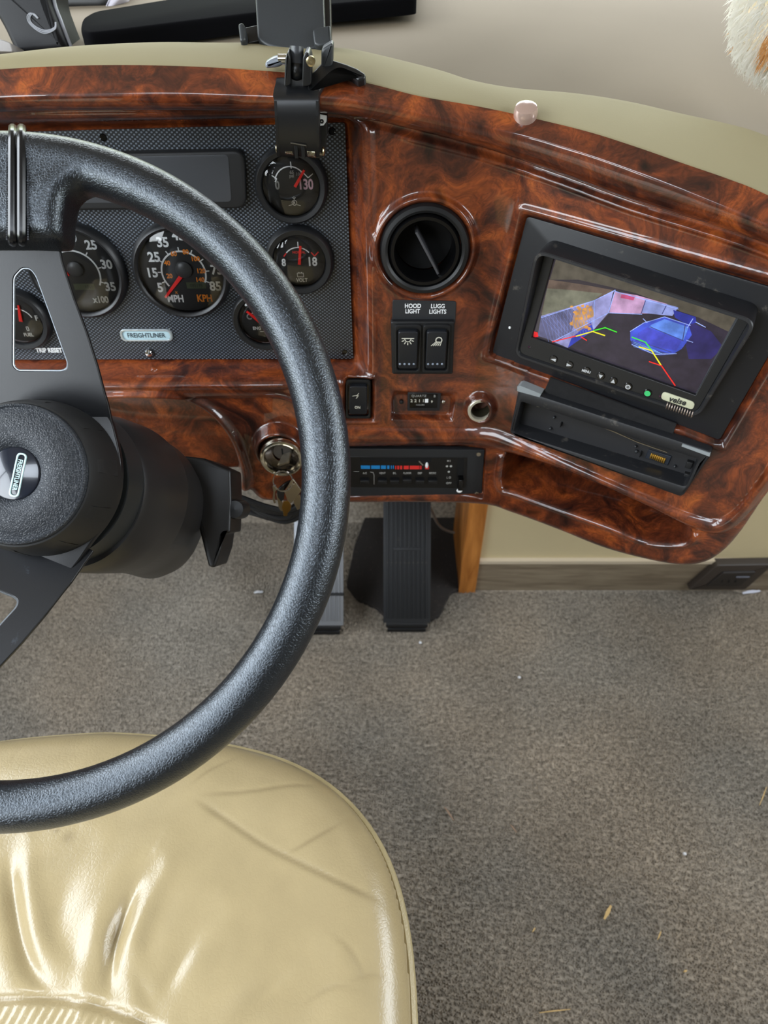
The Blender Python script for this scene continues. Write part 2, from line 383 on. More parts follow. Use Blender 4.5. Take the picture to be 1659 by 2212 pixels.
def area2(p): return sum(p[i][0] * p[(i + 1) % len(p)][1] - p[(i + 1) % len(p)][0] * p[i][1] for i in range(len(p)))
def ccw(p): return list(p) if area2(p) > 0 else list(reversed(p))
def offset(p, d):
    """offset a counter-clockwise polygon outward by d"""
    n = len(p); out = []
    for i in range(n):
        a = Vector(p[i - 1]); b = Vector(p[i]); c = Vector(p[(i + 1) % n])
        u = (b - a); v = (c - b)
        if u.length < 1e-9: u = v
        if v.length < 1e-9: v = u
        u.normalize(); v.normalize()
        n1 = Vector((u.y, -u.x)); n2 = Vector((v.y, -v.x)); m = n1 + n2
        if m.length < 1e-6: m = n1
        m.normalize(); k = max(m.dot(n1), .35)
        q = b + m * (d / k); out.append((q.x, q.y))
    return out
def rpoly(pts, r, n=5):
    """round the corners of a polygon; r may be one value or a list; always (n+1) points a corner"""
    pts = ccw(pts); m = len(pts); out = []
    for i in range(m):
        rr = r[i] if isinstance(r, (list, tuple)) else r
        a = Vector(pts[i - 1]); b = Vector(pts[i]); c = Vector(pts[(i + 1) % m])
        u = (a - b); v = (c - b); lu, lv = u.length, v.length; u.normalize(); v.normalize()
        k = min(rr, lu * .45, lv * .45)
        p, q = b + u * k, b + v * k
        for j in range(n + 1):
            t = j / n; z = p * (1 - t) ** 2 + b * 2 * t * (1 - t) + q * t * t; out.append((z.x, z.y))
    return out
def circ(c, r, n=32, ry=None): return [(c[0] + r * cos(2 * pi * i / n), c[1] + (ry or r) * sin(2 * pi * i / n)) for i in range(n)]
def spl(pts, n=8, closed=False):
    """Catmull-Rom through the points (any dimension)"""
    P = [np.array(p, float) for p in pts]; m = len(P); out = []
    for i in range(m if closed else m - 1):
        p0 = P[(i - 1) % m] if (closed or i > 0) else P[i]; p1 = P[i]; p2 = P[(i + 1) % m]; p3 = P[(i + 2) % m] if (closed or i + 2 < m) else p2
        for j in range(n):
            t = j / n
            out.append(tuple(.5 * ((2 * p1) + (-p0 + p2) * t + (2 * p0 - 5 * p1 + 4 * p2 - p3) * t * t + (-p0 + 3 * p1 - 3 * p2 + p3) * t ** 3)))
    if not closed: out.append(tuple(P[-1]))
    return out

def curve_arrays(cu):
    ob = bpy.data.objects.new('tmp', cu); COL.objects.link(ob)
    dg = bpy.context.evaluated_depsgraph_get(); dg.update()
    me = ob.evaluated_get(dg).to_mesh()
    v = [tuple(x.co) for x in me.vertices]; f = [tuple(p.vertices) for p in me.polygons]
    ob.evaluated_get(dg).to_mesh_clear(); bpy.data.objects.remove(ob); bpy.data.curves.remove(cu)
    return v, f
def solid(mb, loops, z0, z1, bevel=0.0):
    """flat plate with holes"""
    cu = bpy.data.curves.new('tmp', 'CURVE'); cu.dimensions = '2D'; cu.fill_mode = 'BOTH'
    for lp in loops:
        sp = cu.splines.new('POLY'); sp.points.add(len(lp) - 1); sp.use_cyclic_u = True
        for p, q in zip(sp.points, lp): p.co = (q[0], q[1], 0, 1)
    cu.extrude = (z1 - z0) / 2 - bevel; cu.bevel_depth = bevel; cu.bevel_resolution = 2; cu.offset = -bevel
    v, f = curve_arrays(cu); zc = (z0 + z1) / 2
    return mb.add([(a, b, c + zc) for a, b, c in v], f)
_tc = {}
def text(mb, s, c, size, z, rot=0.0, bold=.02, sx=1.0, shear=0.0, space=1.0, thick=0.00015):
    """size = capital height in metres; centred on c"""
    key = (s, round(bold, 3), shear, space)
    if key not in _tc:
        cu = bpy.data.curves.new('tmp', 'FONT'); cu.body = s; cu.align_x = 'CENTER'; cu.align_y = 'CENTER'; cu.size = 1; cu.offset = bold; cu.shear = shear
        cu.extrude = 0.01; cu.resolution_u = 3; cu.space_character = space
        v, f = curve_arrays(cu)
        a = np.array(v); mid = (a.min(0) + a.max(0)) / 2; a[:, :2] -= mid[:2]; hh = 0.70
        _tc[key] = (a, hh, f)
    a, hh, f = _tc[key]; k = size / hh; cs, sn = cos(rot), sin(rot)
    v = [(c[0] + (x * sx * cs - y * sn) * k, c[1] + (x * sx * sn + y * cs) * k, z + (zz / .01 * thick)) for x, y, zz in a]
    return mb.add(v, f)

def thing(name, label, cat, fr=None, group=None, loc=None):
    o = bpy.data.objects.new(name, None); COL.objects.link(o); o.empty_display_size = .02
    o['label'] = label; o['category'] = cat
    if group: o['group'] = group
    if fr is not None: o.matrix_world = fr.M
    if loc is not None: o.location = loc
    return o
def tag(o, label, cat, group=None):
    o['label'] = label; o['category'] = cat
    if group: o['group'] = group
    return o
def struct(o): o['kind'] = 'structure'; return o
def tb(mb):  # single-mesh helper
    return mb

# ================================================================== the room shell
def shell_box(name, x0, x1, y0, y1, z0, z1, m):
    return struct(MB().box(x0, x1, y0, y1, z0, z1).build(name, m, smooth=0))
XL, XR, YB, ZC = -1.2, 1.5, -2.4, 2.15
shell_box('floor', XL, XR, YB, 1.22, -.04, 0, CARPET)
fl = bpy.data.objects['floor']
mb = MB(); hx0, hx1, hy0, hy1 = -.75, -.15, -.9, -.3  # ceiling opening added only to let in more daylight
mb.box(XL, XR, YB, hy0, ZC, ZC + .04); mb.box(XL, XR, hy1, 1.6, ZC, ZC + .04); mb.box(XL, hx0, hy0, hy1, ZC, ZC + .04); mb.box(hx1, XR, hy0, hy1, ZC, ZC + .04)
struct(mb.build('ceiling', CEILM, smooth=0))
shell_box('wall_back', XL, XR, YB - .04, YB, 0, ZC, WALLM)
# left and right walls are one mesh each, with the window opening left free
def side_wall(name, x, t, y0, y1, z0, z1):
    mb = MB()
    a, b = (x - t, x) if t > 0 else (x, x - t)
    mb.box(a, b, YB, 1.6, 0, z0); mb.box(a, b, YB, 1.6, z1, ZC); mb.box(a, b, YB, y0, z0, z1); mb.box(a, b, y1, 1.6, z0, z1)
    return struct(mb.build(name, WALLM, smooth=0))
side_wall('wall_left', XL, .04, -1.70, 1.10, 1.00, 1.90)
side_wall('wall_right', XR, -.04, -.70, 1.00, 1.05, 1.80)
mb = MB(); mb.box(XL, XR, 1.60, 1.64, 0, 1.08); mb.box(XL, XR, 1.60, 1.64, 1.72, ZC); mb.box(XL, XL + .05, 1.6, 1.64, 1.08, 1.72); mb.box(XR - .05, XR, 1.6, 1.64, 1.08, 1.72)
struct(mb.build('wall_front', WALLM, smooth=0))
def frame_win(name, x0, x1, y0, y1, z0, z1, axis):
    """rubber window frame around an opening"""
    mb = MB(); w = .03
    if axis == 'y':
        mb.box(x0, x1, y0, y1, z0, z0 + w); mb.box(x0, x1, y0, y1, z1 - w, z1); mb.box(x0, x0 + w, y0, y1, z0, z1); mb.box(x1 - w, x1, y0, y1, z0, z1); mb.box((x0 + x1) / 2 - w / 2, (x0 + x1) / 2 + w / 2, y0, y1, z0, z1)
    else:
        mb.box(x0, x1, y0, y1, z0, z0 + w); mb.box(x0, x1, y0, y1, z1 - w, z1); mb.box(x0, x1, y0, y0 + w, z0, z1); mb.box(x0, x1, y1 - w, y1, z0, z1); mb.box(x0, x1, (y0 + y1) / 2 - w / 2, (y0 + y1) / 2 + w / 2, z0, z1)
    return struct(mb.build(name, BLKM, smooth=0))
frame_win('window_1', XL + .05, XR - .05, 1.60, 1.63, 1.08, 1.72, 'y')
frame_win('window_2', XL - .035, XL - .005, -1.70, 1.10, 1.00, 1.90, 'x')
frame_win('window_3', XR + .005, XR + .035, -.70, 1.00, 1.05, 1.80, 'x')

# toe board at the end of the footwell, carpeted
mb = MB(); mb.add([(XL, 1.16, 0), (.21, 1.16, 0), (.21, 1.42, .34), (XL, 1.42, .34), (XL, 1.42, -.02), (.21, 1.42, -.02)], [(0, 1, 2, 3), (1, 5, 2), (0, 3, 4), (0, 4, 5, 1), (3, 2, 5, 4)])
toe = struct(mb.build('wall_toe', CARPET, smooth=0))
mb = MB(); mb.box(XL, .21, 1.42, 1.45, .30, .98); struct(mb.build('wall_firewall', mat('firewall_dark', (30, 29, 28), .8), smooth=0))

# cream cabinet side with grey oak baseboard to the right of the pedals
YW = 0.963
cab = struct(MB().box(.200, 1.49, YW, YW + .02, .098, .86).build('wall_cabinet', CREAM, smooth=0))
struct(MB().box(.200, 1.49, YW - .006, YW + .02, 0, .092).build('baseboard_front', PLANK, smooth=0))
struct(MB().box(.200, 1.49, YW - .010, YW + .02, .092, .101).build('trim_1', TRIMW, smooth=0))
struct(MB().box(.163, .199, YW - .014, YW + .16, 0, .86).build('trim_2', OAK, smooth=0))

# carpet pile: tufts on the floor that can be seen
def pile(name, x0, x1, y0, y1, step, parent, fz, normal=None):
    nx, ny = int((x1 - x0) / step), int((y1 - y0) / step)
    gx, gy = np.meshgrid(np.arange(nx), np.arange(ny)); n = gx.size
    cx = x0 + (gx.ravel() + rng.uniform(-.45, .45, n) + .5) * step; cy = y0 + (gy.ravel() + rng.uniform(-.45, .45, n) + .5) * step
    keep = (cy < 1.17) & ~((cx > .16) & (cy > YW - .012)) & ~((cx > -.50) & (cx < .0) & (cy < .3)); cx, cy = cx[keep], cy[keep]; n = len(cx)
    r = step * rng.uniform(.42, .62, n); h = rng.uniform(.0035, .0070, n); a0 = rng.uniform(0, 2 * pi, n)
    lx = rng.normal(0, .0014, n); ly = rng.normal(-.0006, .0014, n)
    V = np.zeros((n, 4, 3))
    for k in range(3):
        a = a0 + k * 2 * pi / 3; V[:, k, 0] = cx + r * np.cos(a); V[:, k, 1] = cy + r * np.sin(a); V[:, k, 2] = 0.0
    V[:, 3, 0] = cx + lx; V[:, 3, 1] = cy + ly; V[:, 3, 2] = h
    b = (np.arange(n) * 4)[:, None]
    Fc = np.stack([b + [0, 1, 3], b + [1, 2, 3], b + [2, 0, 3]], 1).reshape(-1)
    me = bpy.data.meshes.new(name); me.vertices.add(n * 4); me.vertices.foreach_set('co', V.ravel())
    nf = n * 3; me.loops.add(nf * 3); me.loops.foreach_set('vertex_index', Fc.astype(np.int32)); me.polygons.add(nf)
    me.polygons.foreach_set('loop_start', np.arange(nf, dtype=np.int32) * 3); me.polygons.foreach_set('loop_total', np.full(nf, 3, np.int32)); me.update(); me.validate()
    o = link(name, me, CARPET, parent, smooth=0); o['kind'] = 'stuff'; return o
pile('carpet_pile', -.80, .95, .02, 1.17, .0040, fl, 0)

# ================================================================== windshield ledge, dash pad, burl fascia
T_PX = [(-900, 330), (-500, 230), (-200, 172), (0, 150), (200, 141), (400, 143), (570, 153), (700, 164), (800, 181), (903, 207), (1023, 228), (1110, 246), (1261, 282), (1370, 316), (1473, 352), (1577, 388), (1659, 422), (1900, 540)]
C_PX = [(-900, 392), (-500, 290), (-200, 232), (0, 207), (205, 204), (384, 202), (590, 209), (700, 211), (800, 223), (1033, 272), (1137, 295), (1276, 337), (1447, 399), (1659, 487), (1900, 600)]
L_PX = [(-900, 425), (-500, 322), (-200, 266), (0, 241), (256, 236), (590, 238), (700, 243), (800, 256), (1023, 311), (1214, 373), (1370, 430), (1659, 523), (1900, 640)]
B_PX = [(-900, 260), (-500, 190), (-200, 140), (0, 117), (154, 100), (333, 91), (461, 92), (560, 93), (730, 103), (800, 114), (945, 150), (1018, 173), (1110, 190), (1245, 202), (1360, 220), (1473, 246), (1577, 269), (1659, 295), (1900, 400)]
HT, HC = -.012, .026
CS, LS = inv(spl(C_PX, 6), HC), inv(spl(L_PX, 6), 0.0)
_tp = spl(T_PX, 6); TH = np.full(len(_tp), HT)
for _ in range(6):
    TS = inv(_tp, TH); TH = TH * .4 + .6 * (HC - 1.15 * (TS[:, 1] - np.interp(TS[:, 0], CS[:, 0], CS[:, 1])))
S_MAX_PX = 1860

def smooth01(x): x = np.clip(x, 0, 1); return x * x * (3 - 2 * x)
def segd(pts, S, T, closed=False):
    """distance, nearest point, and signed side to a polyline (positive = left of travel)"""
    P = np.array(pts, float); n = len(P); best = np.full(S.shape, 1e9); qx = np.zeros(S.shape); qy = np.zeros(S.shape); side = np.zeros(S.shape)
    for i in range(n if closed else n - 1):
        a, b = P[i], P[(i + 1) % n]; d = b - a; L2 = d @ d
        if L2 < 1e-14: continue
        k = np.clip(((S - a[0]) * d[0] + (T - a[1]) * d[1]) / L2, 0, 1)
        x = a[0] + k * d[0]; y = a[1] + k * d[1]; dd = np.hypot(S - x, T - y)
        m = dd < best - 1e-9; best = np.where(m, dd, best); qx = np.where(m, x, qx); qy = np.where(m, y, qy)
        cr_ = d[0] * (T - a[1]) - d[1] * (S - a[0]); side = np.where(m, np.sign(cr_), side)
    return best, qx, qy, side
def inside(pts, S, T):
    P = np.array(pts, float); c = np.zeros(S.shape, bool); n = len(P)
    for i in range(n):
        a, b = P[i], P[i - 1]
        if a[1] == b[1]: continue
        m = (a[1] > T) != (b[1] > T)
        c ^= m & (S < (b[0] - a[0]) * (T - a[1]) / (b[1] - a[1]) + a[0])
    return c
def sdf(pts, S, T, bb=None):
    """positive inside"""
    P = np.array(pts); lo = P.min(0) - .08; hi = P.max(0) + .08; out = np.full(S.shape, -.08)
    m = (S > lo[0]) & (S < hi[0]) & (T > lo[1]) & (T < hi[1])
    s, t = S[m], T[m]; d, _, _, _ = segd(P, s, t, True); out[m] = np.where(inside(P, s, t), d, -d); return out

# ---- fascia outline (pixels on the face, then carried onto the surface)
BOT_PX = [(1900, 640), (1880, 760), (1830, 860), (1740, 985), (1659, 1078), (1600, 1162), (1560, 1206), (1520, 1229), (1470, 1234), (1400, 1223), (1300, 1196), (1200, 1156), (1100, 1119), (1040, 1102), (900, 1098), (750, 1098), (600, 1094), (560, 1089), (536, 1068), (524, 1030), (508, 985)]
ARCH_PX = [(512, 1110), (524, 1045), (512, 990), (490, 942), (450, 897), (400, 870), (330, 857), (235, 857), (150, 866), (80, 890), (20, 930), (-20, 990), (-40, 1110)]
top_st = [(p[0], p[1] + .03) for p in TS]
bot_a = [tuple(p) for p in inv(spl(BOT_PX[:-2], 5), -.004)]
left_st = [tuple(p) for p in inv([(545, 1096), (-40, 1096), (-500, 1110), (-900, 1120)], 0)]
outline = top_st + bot_a + left_st[1:] 
arch = [tuple(p) for p in inv(spl(ARCH_PX, 5), 0)]

print('range', inv([(-900, 700), (1900, 700), (0, 100), (0, 1250)], 0))
step = .0014
gs = np.arange(-.62, .60, step); gt = np.arange(-.36, .20, step)
S, T = np.meshgrid(gs, gt)
_top = np.interp(S, TS[:, 0], TS[:, 1]); T = gt[0] + (T - gt[0]) * (_top - gt[0]) / (gt[-1] - gt[0])   # the last row lies on the top edge
Hh = np.zeros(S.shape)
# lower region and the ridge above it
U_PX = [(-900, 822), (0, 820), (250, 819), (560, 818), (622, 819), (680, 845), (722, 900), (762, 920), (1000, 924), (1060, 925), (1110, 942), (1240, 1000), (1400, 1070), (1469, 1099), (1532, 1119), (1560, 1118), (1590, 1097), (1622, 1058), (1660, 1005), (1740, 880), (1790, 740)]
Lw_PX = [(-900, 858), (0, 858), (237, 857), (518, 857), (592, 856), (640, 872), (684, 925), (720, 956), (762, 963), (1000, 958), (1079, 971), (1238, 1020), (1397, 1091), (1477, 1131), (1536, 1151), (1572, 1144), (1610, 1108), (1645, 1062), (1690, 1000), (1770, 880), (1820, 740)]
Ust = inv(spl(U_PX, 5), 0); Lst = inv(spl(Lw_PX, 5), 0)
dU, _, _, sU = segd(Ust, S, T); dL, _, _, sL = segd(Lst, S, T)
sdU = dU * sU; sdL = dL * sL      # positive = above the line
Hh += -.007 * smooth01(-sdL / .006)
midz = np.clip(sdL, 0, None) ; wv = np.where((sdU < 0) & (sdL > 0), np.sin(np.clip(sdL / (sdL - sdU + 1e-9), 0, 1) * pi), 0)
Hh += .0055 * wv ** .8
# brow
tT = np.interp(S, TS[:, 0], TS[:, 1]); tC = np.interp(S, CS[:, 0], CS[:, 1]); tL = np.interp(S, LS[:, 0], LS[:, 1])
hTs = np.interp(S, TS[:, 0], TH)
k1 = np.clip((tT - T) / (tT - tC), 0, 1); k2 = np.clip((tC - T) / (tC - tL), 0, 1)
brow = np.where(T > tC, hTs + (HC - hTs) * (1.10 * k1 - .10 * k1 ** 3), HC * np.sqrt(np.clip(1 - k2 ** 2.2, 0, 1)))
brow = np.where(T < tL, 0, brow)
# soft cove under the brow
cove = -.003 * np.exp(-((tL - T - .003) / .004) ** 2) * (T < tL)
Hh = Hh + brow + cove
# a second fine bead along the brow's foot
bead = .0022 * np.exp(-((tL - T - .009) / .0022) ** 2); Hh += bead * smooth01((S - .0) / .03)

def recess(outer_px, inner_px, depth, ho=0.0, r=0.0, pw=1.0):
    global Hh
    o = outer_px if isinstance(outer_px, np.ndarray) else inv(outer_px, ho); i = inner_px if isinstance(inner_px, np.ndarray) else inv(inner_px, -depth + ho)
    if r: o = np.array(rpoly([tuple(p) for p in o], r)); i = np.array(rpoly([tuple(p) for p in i], r * .7))
    a = sdf(o, S, T); b = -sdf(i, S, T)
    w = np.clip(a, 0, None) / (np.clip(a, 0, None) + np.clip(b, 0, None) + 1e-9)
    Hh = Hh - depth * np.where(a > 0, smooth01(w) ** pw, 0)
    return a
def recess1(poly_px, depth, width, r=0.0, h0=0.0):
    global Hh
    o = inv(poly_px, h0)
    if r: o = np.array(rpoly([tuple(p) for p in o], r))
    a = sdf(o, S, T); Hh = Hh - depth * smooth01(a / width); return a
# instrument cluster well
CL_OUT = inv([(-900, 300), (-500, 240), (0, 244), (590, 243), (730, 246), (786, 262), (790, 400), (797, 600), (800, 818), (0, 822), (-900, 824)], 0)
CL_IN = inv([(-880, 330), (-500, 287), (0, 287), (744, 264), (762, 776), (0, 777), (-880, 790)], -.030)
CL_OUT = np.array(rpoly([tuple(p) for p in CL_OUT], .014)); 
recess(CL_OUT, CL_IN, .032, pw=1.0)
# raised lip round the well
aC = sdf(CL_OUT, S, T); Hh += .0035 * np.exp(-((aC + .004) / .004) ** 2) * (T < tL - .004)
# vent socket
vc = inv([(917, 537)], 0)[0]; rv = np.hypot(S - vc[0], (T - vc[1]))
Hh += .0060 * np.exp(-((rv - .0470) / .0035) ** 2); Hh -= .03 * smooth01((.0425 - rv) / .004)
# monitor insert recess
recess([(1130, 459), (1755, 632), (1563, 962), (1054, 768)], [(1139, 468), (1733, 640), (1553, 950), (1064, 763)], .007, r=.006)
aM = sdf(inv([(1130, 459), (1755, 632), (1563, 962), (1054, 768)], 0), S, T); Hh += .0022 * np.exp(-((aM + .003) / .003) ** 2)
# radio aperture
recess1([(1128, 850), (1530, 985), (1478, 1060), (1112, 930)], .034, .004, r=.004)
# tray pocket
K = [(1086, 990), (1092, 977), (1150, 988), (1238, 1024), (1397, 1097), (1475, 1134), (1496, 1152), (1490, 1170), (1465, 1178), (1397, 1173), (1318, 1142), (1199, 1099), (1111, 1067), (1080, 1053)]
aK = recess1(spl(K, 4, True), .058, .014, h0=-.003)
Hh += .004 * np.exp(-((aK + .003) / .0035) ** 2) * (sdL < -.012)
# hour meter, small rocker, climate control
recess([(845, 842), (990, 846), (980, 913), (843, 911)], [(852, 852), (972, 856), (968, 893), (850, 890)], .010, r=.004)
recess1([(742, 815), (808, 815), (809, 909), (742, 909)], .010, .004, r=.004)
aR = sdf(inv([(742, 815), (808, 815), (809, 909), (742, 909)], 0), S, T); Hh += .0025 * np.exp(-((aR + .002) / .002) ** 2)
recess1([(690, 966), (1050, 969), (1043, 1080), (690, 1076)], .010, .003, r=.002, h0=-.006)
# bosses: power socket and ignition switch
for (cx_, cy_, r1_, r0_, hh_) in ((1039, 880, .0150, .0215, .010), (604, 968, .0262, .0330, .018)):
    c_ = inv([(cx_, cy_)], 0)[0]; rr_ = np.hypot(S - c_[0], T - c_[1])
    Hh += hh_ * smooth01((r0_ - rr_) / (r0_ - r1_)); Hh -= (hh_ + .012) * smooth01((r1_ - .002 - rr_) / .002)
# knee arch round the steering column
aA = sdf(arch, S, T); Hh -= .045 * smooth01(aA / .012) ; Hh += .006 * np.exp(-((aA + .004) / .005) ** 2)
# slight dish between centre and wing
c0 = inv([(1075, 620)], 0)[0]; Hh -= .004 * np.exp(-((S - c0[0] - (T - c0[1]) * -.10) / .020) ** 2) * smooth01((tL - T - .02) / .05) * smooth01((T - c0[1] + .09) / .05)

# rounded outer edge, with the rim of vertices pulled onto the outline
P = np.array(outline); dO, qx, qy, _ = segd(P, S, T, True); inn = inside(P, S, T); d = np.where(inn, dO, -dO)
topmask = (T > tT - .02); d = np.where(topmask & (d > 0), np.maximum(d, .03), d)
R_ = .013; q_ = np.clip(R_ - d, 0, R_); roll = R_ - np.sqrt(np.clip(R_ ** 2 - q_ ** 2, 0, None))
Hh -= np.where(topmask, 0, roll * 1.25)
open_arch = (aA > .004) & (T < inv([(400, 1020)], -.045)[0][1])
rim = (d <= 0) & (d > -1.6 * step)
S2 = np.where(rim, qx, S); T2 = np.where(rim, np.where(topmask, qy - .004, qy), T); Hh = np.where(rim & ~topmask, -.045, Hh); Hh = np.where(rim & topmask, -.020, Hh)
keep = (d > -1.6 * step) & ~open_arch
V = dashP(S2, T2, Hh).reshape(-1, 3); idx = np.full(S.size, -1); kf = keep.ravel(); idx[kf] = np.arange(kf.sum()); V = V[kf]
ny, nx = S.shape; I = idx.reshape(ny, nx)
Q = np.stack([I[:-1, :-1], I[:-1, 1:], I[1:, 1:], I[1:, :-1]], -1).reshape(-1, 4); Q = Q[(Q >= 0).all(1)]
def grid_mesh(name, V, Q):
    me = bpy.data.meshes.new(name); me.vertices.add(len(V)); me.vertices.foreach_set('co', V.astype(np.float32).ravel())
    me.loops.add(len(Q) * 4); me.loops.foreach_set('vertex_index', Q.astype(np.int32).ravel()); me.polygons.add(len(Q))
    me.polygons.foreach_set('loop_start', np.arange(len(Q), dtype=np.int32) * 4); me.polygons.foreach_set('loop_total', np.full(len(Q), 4, np.int32))
    me.polygons.foreach_set('use_smooth', np.ones(len(Q), bool)); me.update(); return me
dash = thing('dashboard', 'curved glossy burl wood dashboard with beige padded top', 'dashboard')
link('burl_fascia', grid_mesh('burl_fascia', V, Q), BURL, dash, smooth=0)
for p in bpy.data.objects['burl_fascia'].data.polygons: p.use_smooth = True

# pad behind the brow and the ledge behind it
xs = np.linspace(-850, 1850, 150)
tx = np.array(spl(T_PX, 6)); bx = np.array(spl(B_PX, 6))
_ts = np.interp(xs, tx[:, 0], TS[:, 0]); Tw = dashP(_ts, np.interp(_ts, TS[:, 0], TS[:, 1]) - .0004, np.interp(_ts, TS[:, 0], TH) + .0012)
rows = []
Bw = []
for i, x in enumerate(xs):
    zt = Tw[i, 2] + .006
    Bw.append(hit(x, float(np.interp(x, bx[:, 0], bx[:, 1])), (0, 0, zt), (0, 0, 1)))
Bw = np.array([tuple(b) for b in Bw])
def strip(name, rows_, m, parent):
    A = np.array(rows_); ny, nx = A.shape[:2]; I = np.arange(ny * nx).reshape(ny, nx)
    Q = np.stack([I[:-1, :-1], I[:-1, 1:], I[1:, 1:], I[1:, :-1]], -1).reshape(-1, 4)
    o = link(name, grid_mesh(name, A.reshape(-1, 3), Q), m, parent, smooth=0)
    for p in o.data.polygons: p.use_smooth = True
    return o
dirn = Bw - Tw; dirn[:, 2] = 0; dirn /= np.linalg.norm(dirn, axis=1)[:, None]
rows.append(Tw + np.array([0, .004, -.012])); rows.append(Tw + np.array([0, .000, -.003])); rows.append(Tw + np.array([0, .0015, .000]))
for k in np.linspace(.06, 1, 10):
    r = Tw * (1 - k) + Bw * k; r[:, 2] += .0035 * sin(k * pi); rows.append(r)
for a in (25, 50, 75, 90):
    r = Bw + dirn * (.016 * sin(radians(a))); r[:, 2] -= .016 * (1 - cos(radians(a))); rows.append(r)
r = rows[-1].copy(); r[:, 2] -= .04; rows.append(r)
strip('dash_pad', rows, PAD, dash)
front = Bw + dirn * .018; front[:, 2] = Bw[:, 2] - .035
lr = []
for k in np.linspace(0, 1, 12):
    r = front.copy(); tgt = np.stack([np.linspace(-1.19, 1.49, len(xs)), np.full(len(xs), 1.598), np.full(len(xs), 1.02)], -1)
    r = front * (1 - k) + tgt * k; lr.append(r)
led = strip('windshield_ledge', lr, LEDGE, None); tag(led, 'smooth taupe ledge running between the dash pad and the windshield', 'ledge')

# ================================================================== instrument cluster
CF = dash_frame(330, 560, -.0285)                      # frame on the cluster panel
def lp(px, py, z=0.0): return CF.l(px, py, z)
MM = CF.l(400, 560)[0] - CF.l(399, 560)[0]             # metres a pixel on this panel
cl = thing('instrument_cluster', 'black woven-print instrument panel sunk in burl surround behind steering wheel', 'instrument panel', CF)
cp = MB(); solid(cp, [rpoly(CF.ls([(-420, 296), (-60, 288), (200, 281), (500, 273), (745, 265), (763, 775), (400, 776), (-420, 778)]), .003)], -.002, .0)
cp.build('cluster_panel', WEAVE, cl, smooth=0)
for q in ((717, 283), (745, 761), (223, 297)):
    c = lp(*q); MB().lathe([(.0001, .0002), (.0026, .0002), (.0031, .0006), (.0034, .0001)], 20, (c[0], c[1], 0)).build('screw_hole', BLKG, cl)
tx_ = MB(); text(tx_, 'TRIP RESET', lp(106, 756), .0052, .0006, bold=.035, sx=.80); tx_.build('lettering', WHT, cl, smooth=0)

bd = thing('badge', 'oval silver maker badge with capital lettering on lower cluster panel', 'badge', CF)
c = lp(317, 723)
ov = lambda w, h: rpoly([(c[0] - w / 2, c[1] - h / 2), (c[0] + w / 2, c[1] - h / 2), (c[0] + w / 2, c[1] + h / 2), (c[0] - w / 2, c[1] + h / 2)], h * .49, 8)
MB().ring(ov(.0570, .0140), ov(.0515, .0100), .0003, .0022, .0005).build('badge_rim', SILV, bd)
MB().prism(ov(.0513, .0098), .0002, .0012, .0002).build('badge_face', BADGE, bd)
m_ = MB(); text(m_, 'FREIGHTLINER', c, .0052, .0014, bold=.005, sx=.86); m_.build('lettering', mat('badge_letter', (52, 66, 74), .5), bd, smooth=0)
c = lp(366, 710); MB().lathe([(.0001, .0008), (.0007, .0008), (.0009, .0002)], 12, (c[0], c[1], 0)).build('registered_mark', SILV, bd)
rb = thing('reset_button', 'small round chrome trip reset button below the oval badge', 'button', CF)
c = lp(322, 761); MB().lathe([(.0040, .0002), (.0040, .0025), (.0032, .0036), (.0018, .0040), (.0001, .0041)], 24, (c[0], c[1], 0)).build('button_cap', CHROME, rb)
c = lp(325, 763); MB().lathe([(.0052, .0001), (.0050, .0010), (.0040, .0012)], 24, (c[0], c[1], 0)).build('button_collar', BLK, rb)

du = thing('message_display', 'wide blank grey message display in the upper middle of cluster', 'display', CF)
o_l = CF.ls([(40, 452), (533, 447), (529, 322), (40, 332)], .004)
MB().prism(rpoly(o_l, [.010, .010, .010, .010], 5), .0002, .010, .0025).build('display_housing', BLKM, du)
i_l = CF.ls([(58, 440), (500, 436), (493, 334), (58, 343)], .0104)
MB().prism(rpoly(i_l, .004, 4), .009, .0104, .0003).build('display_screen', DISP, du)

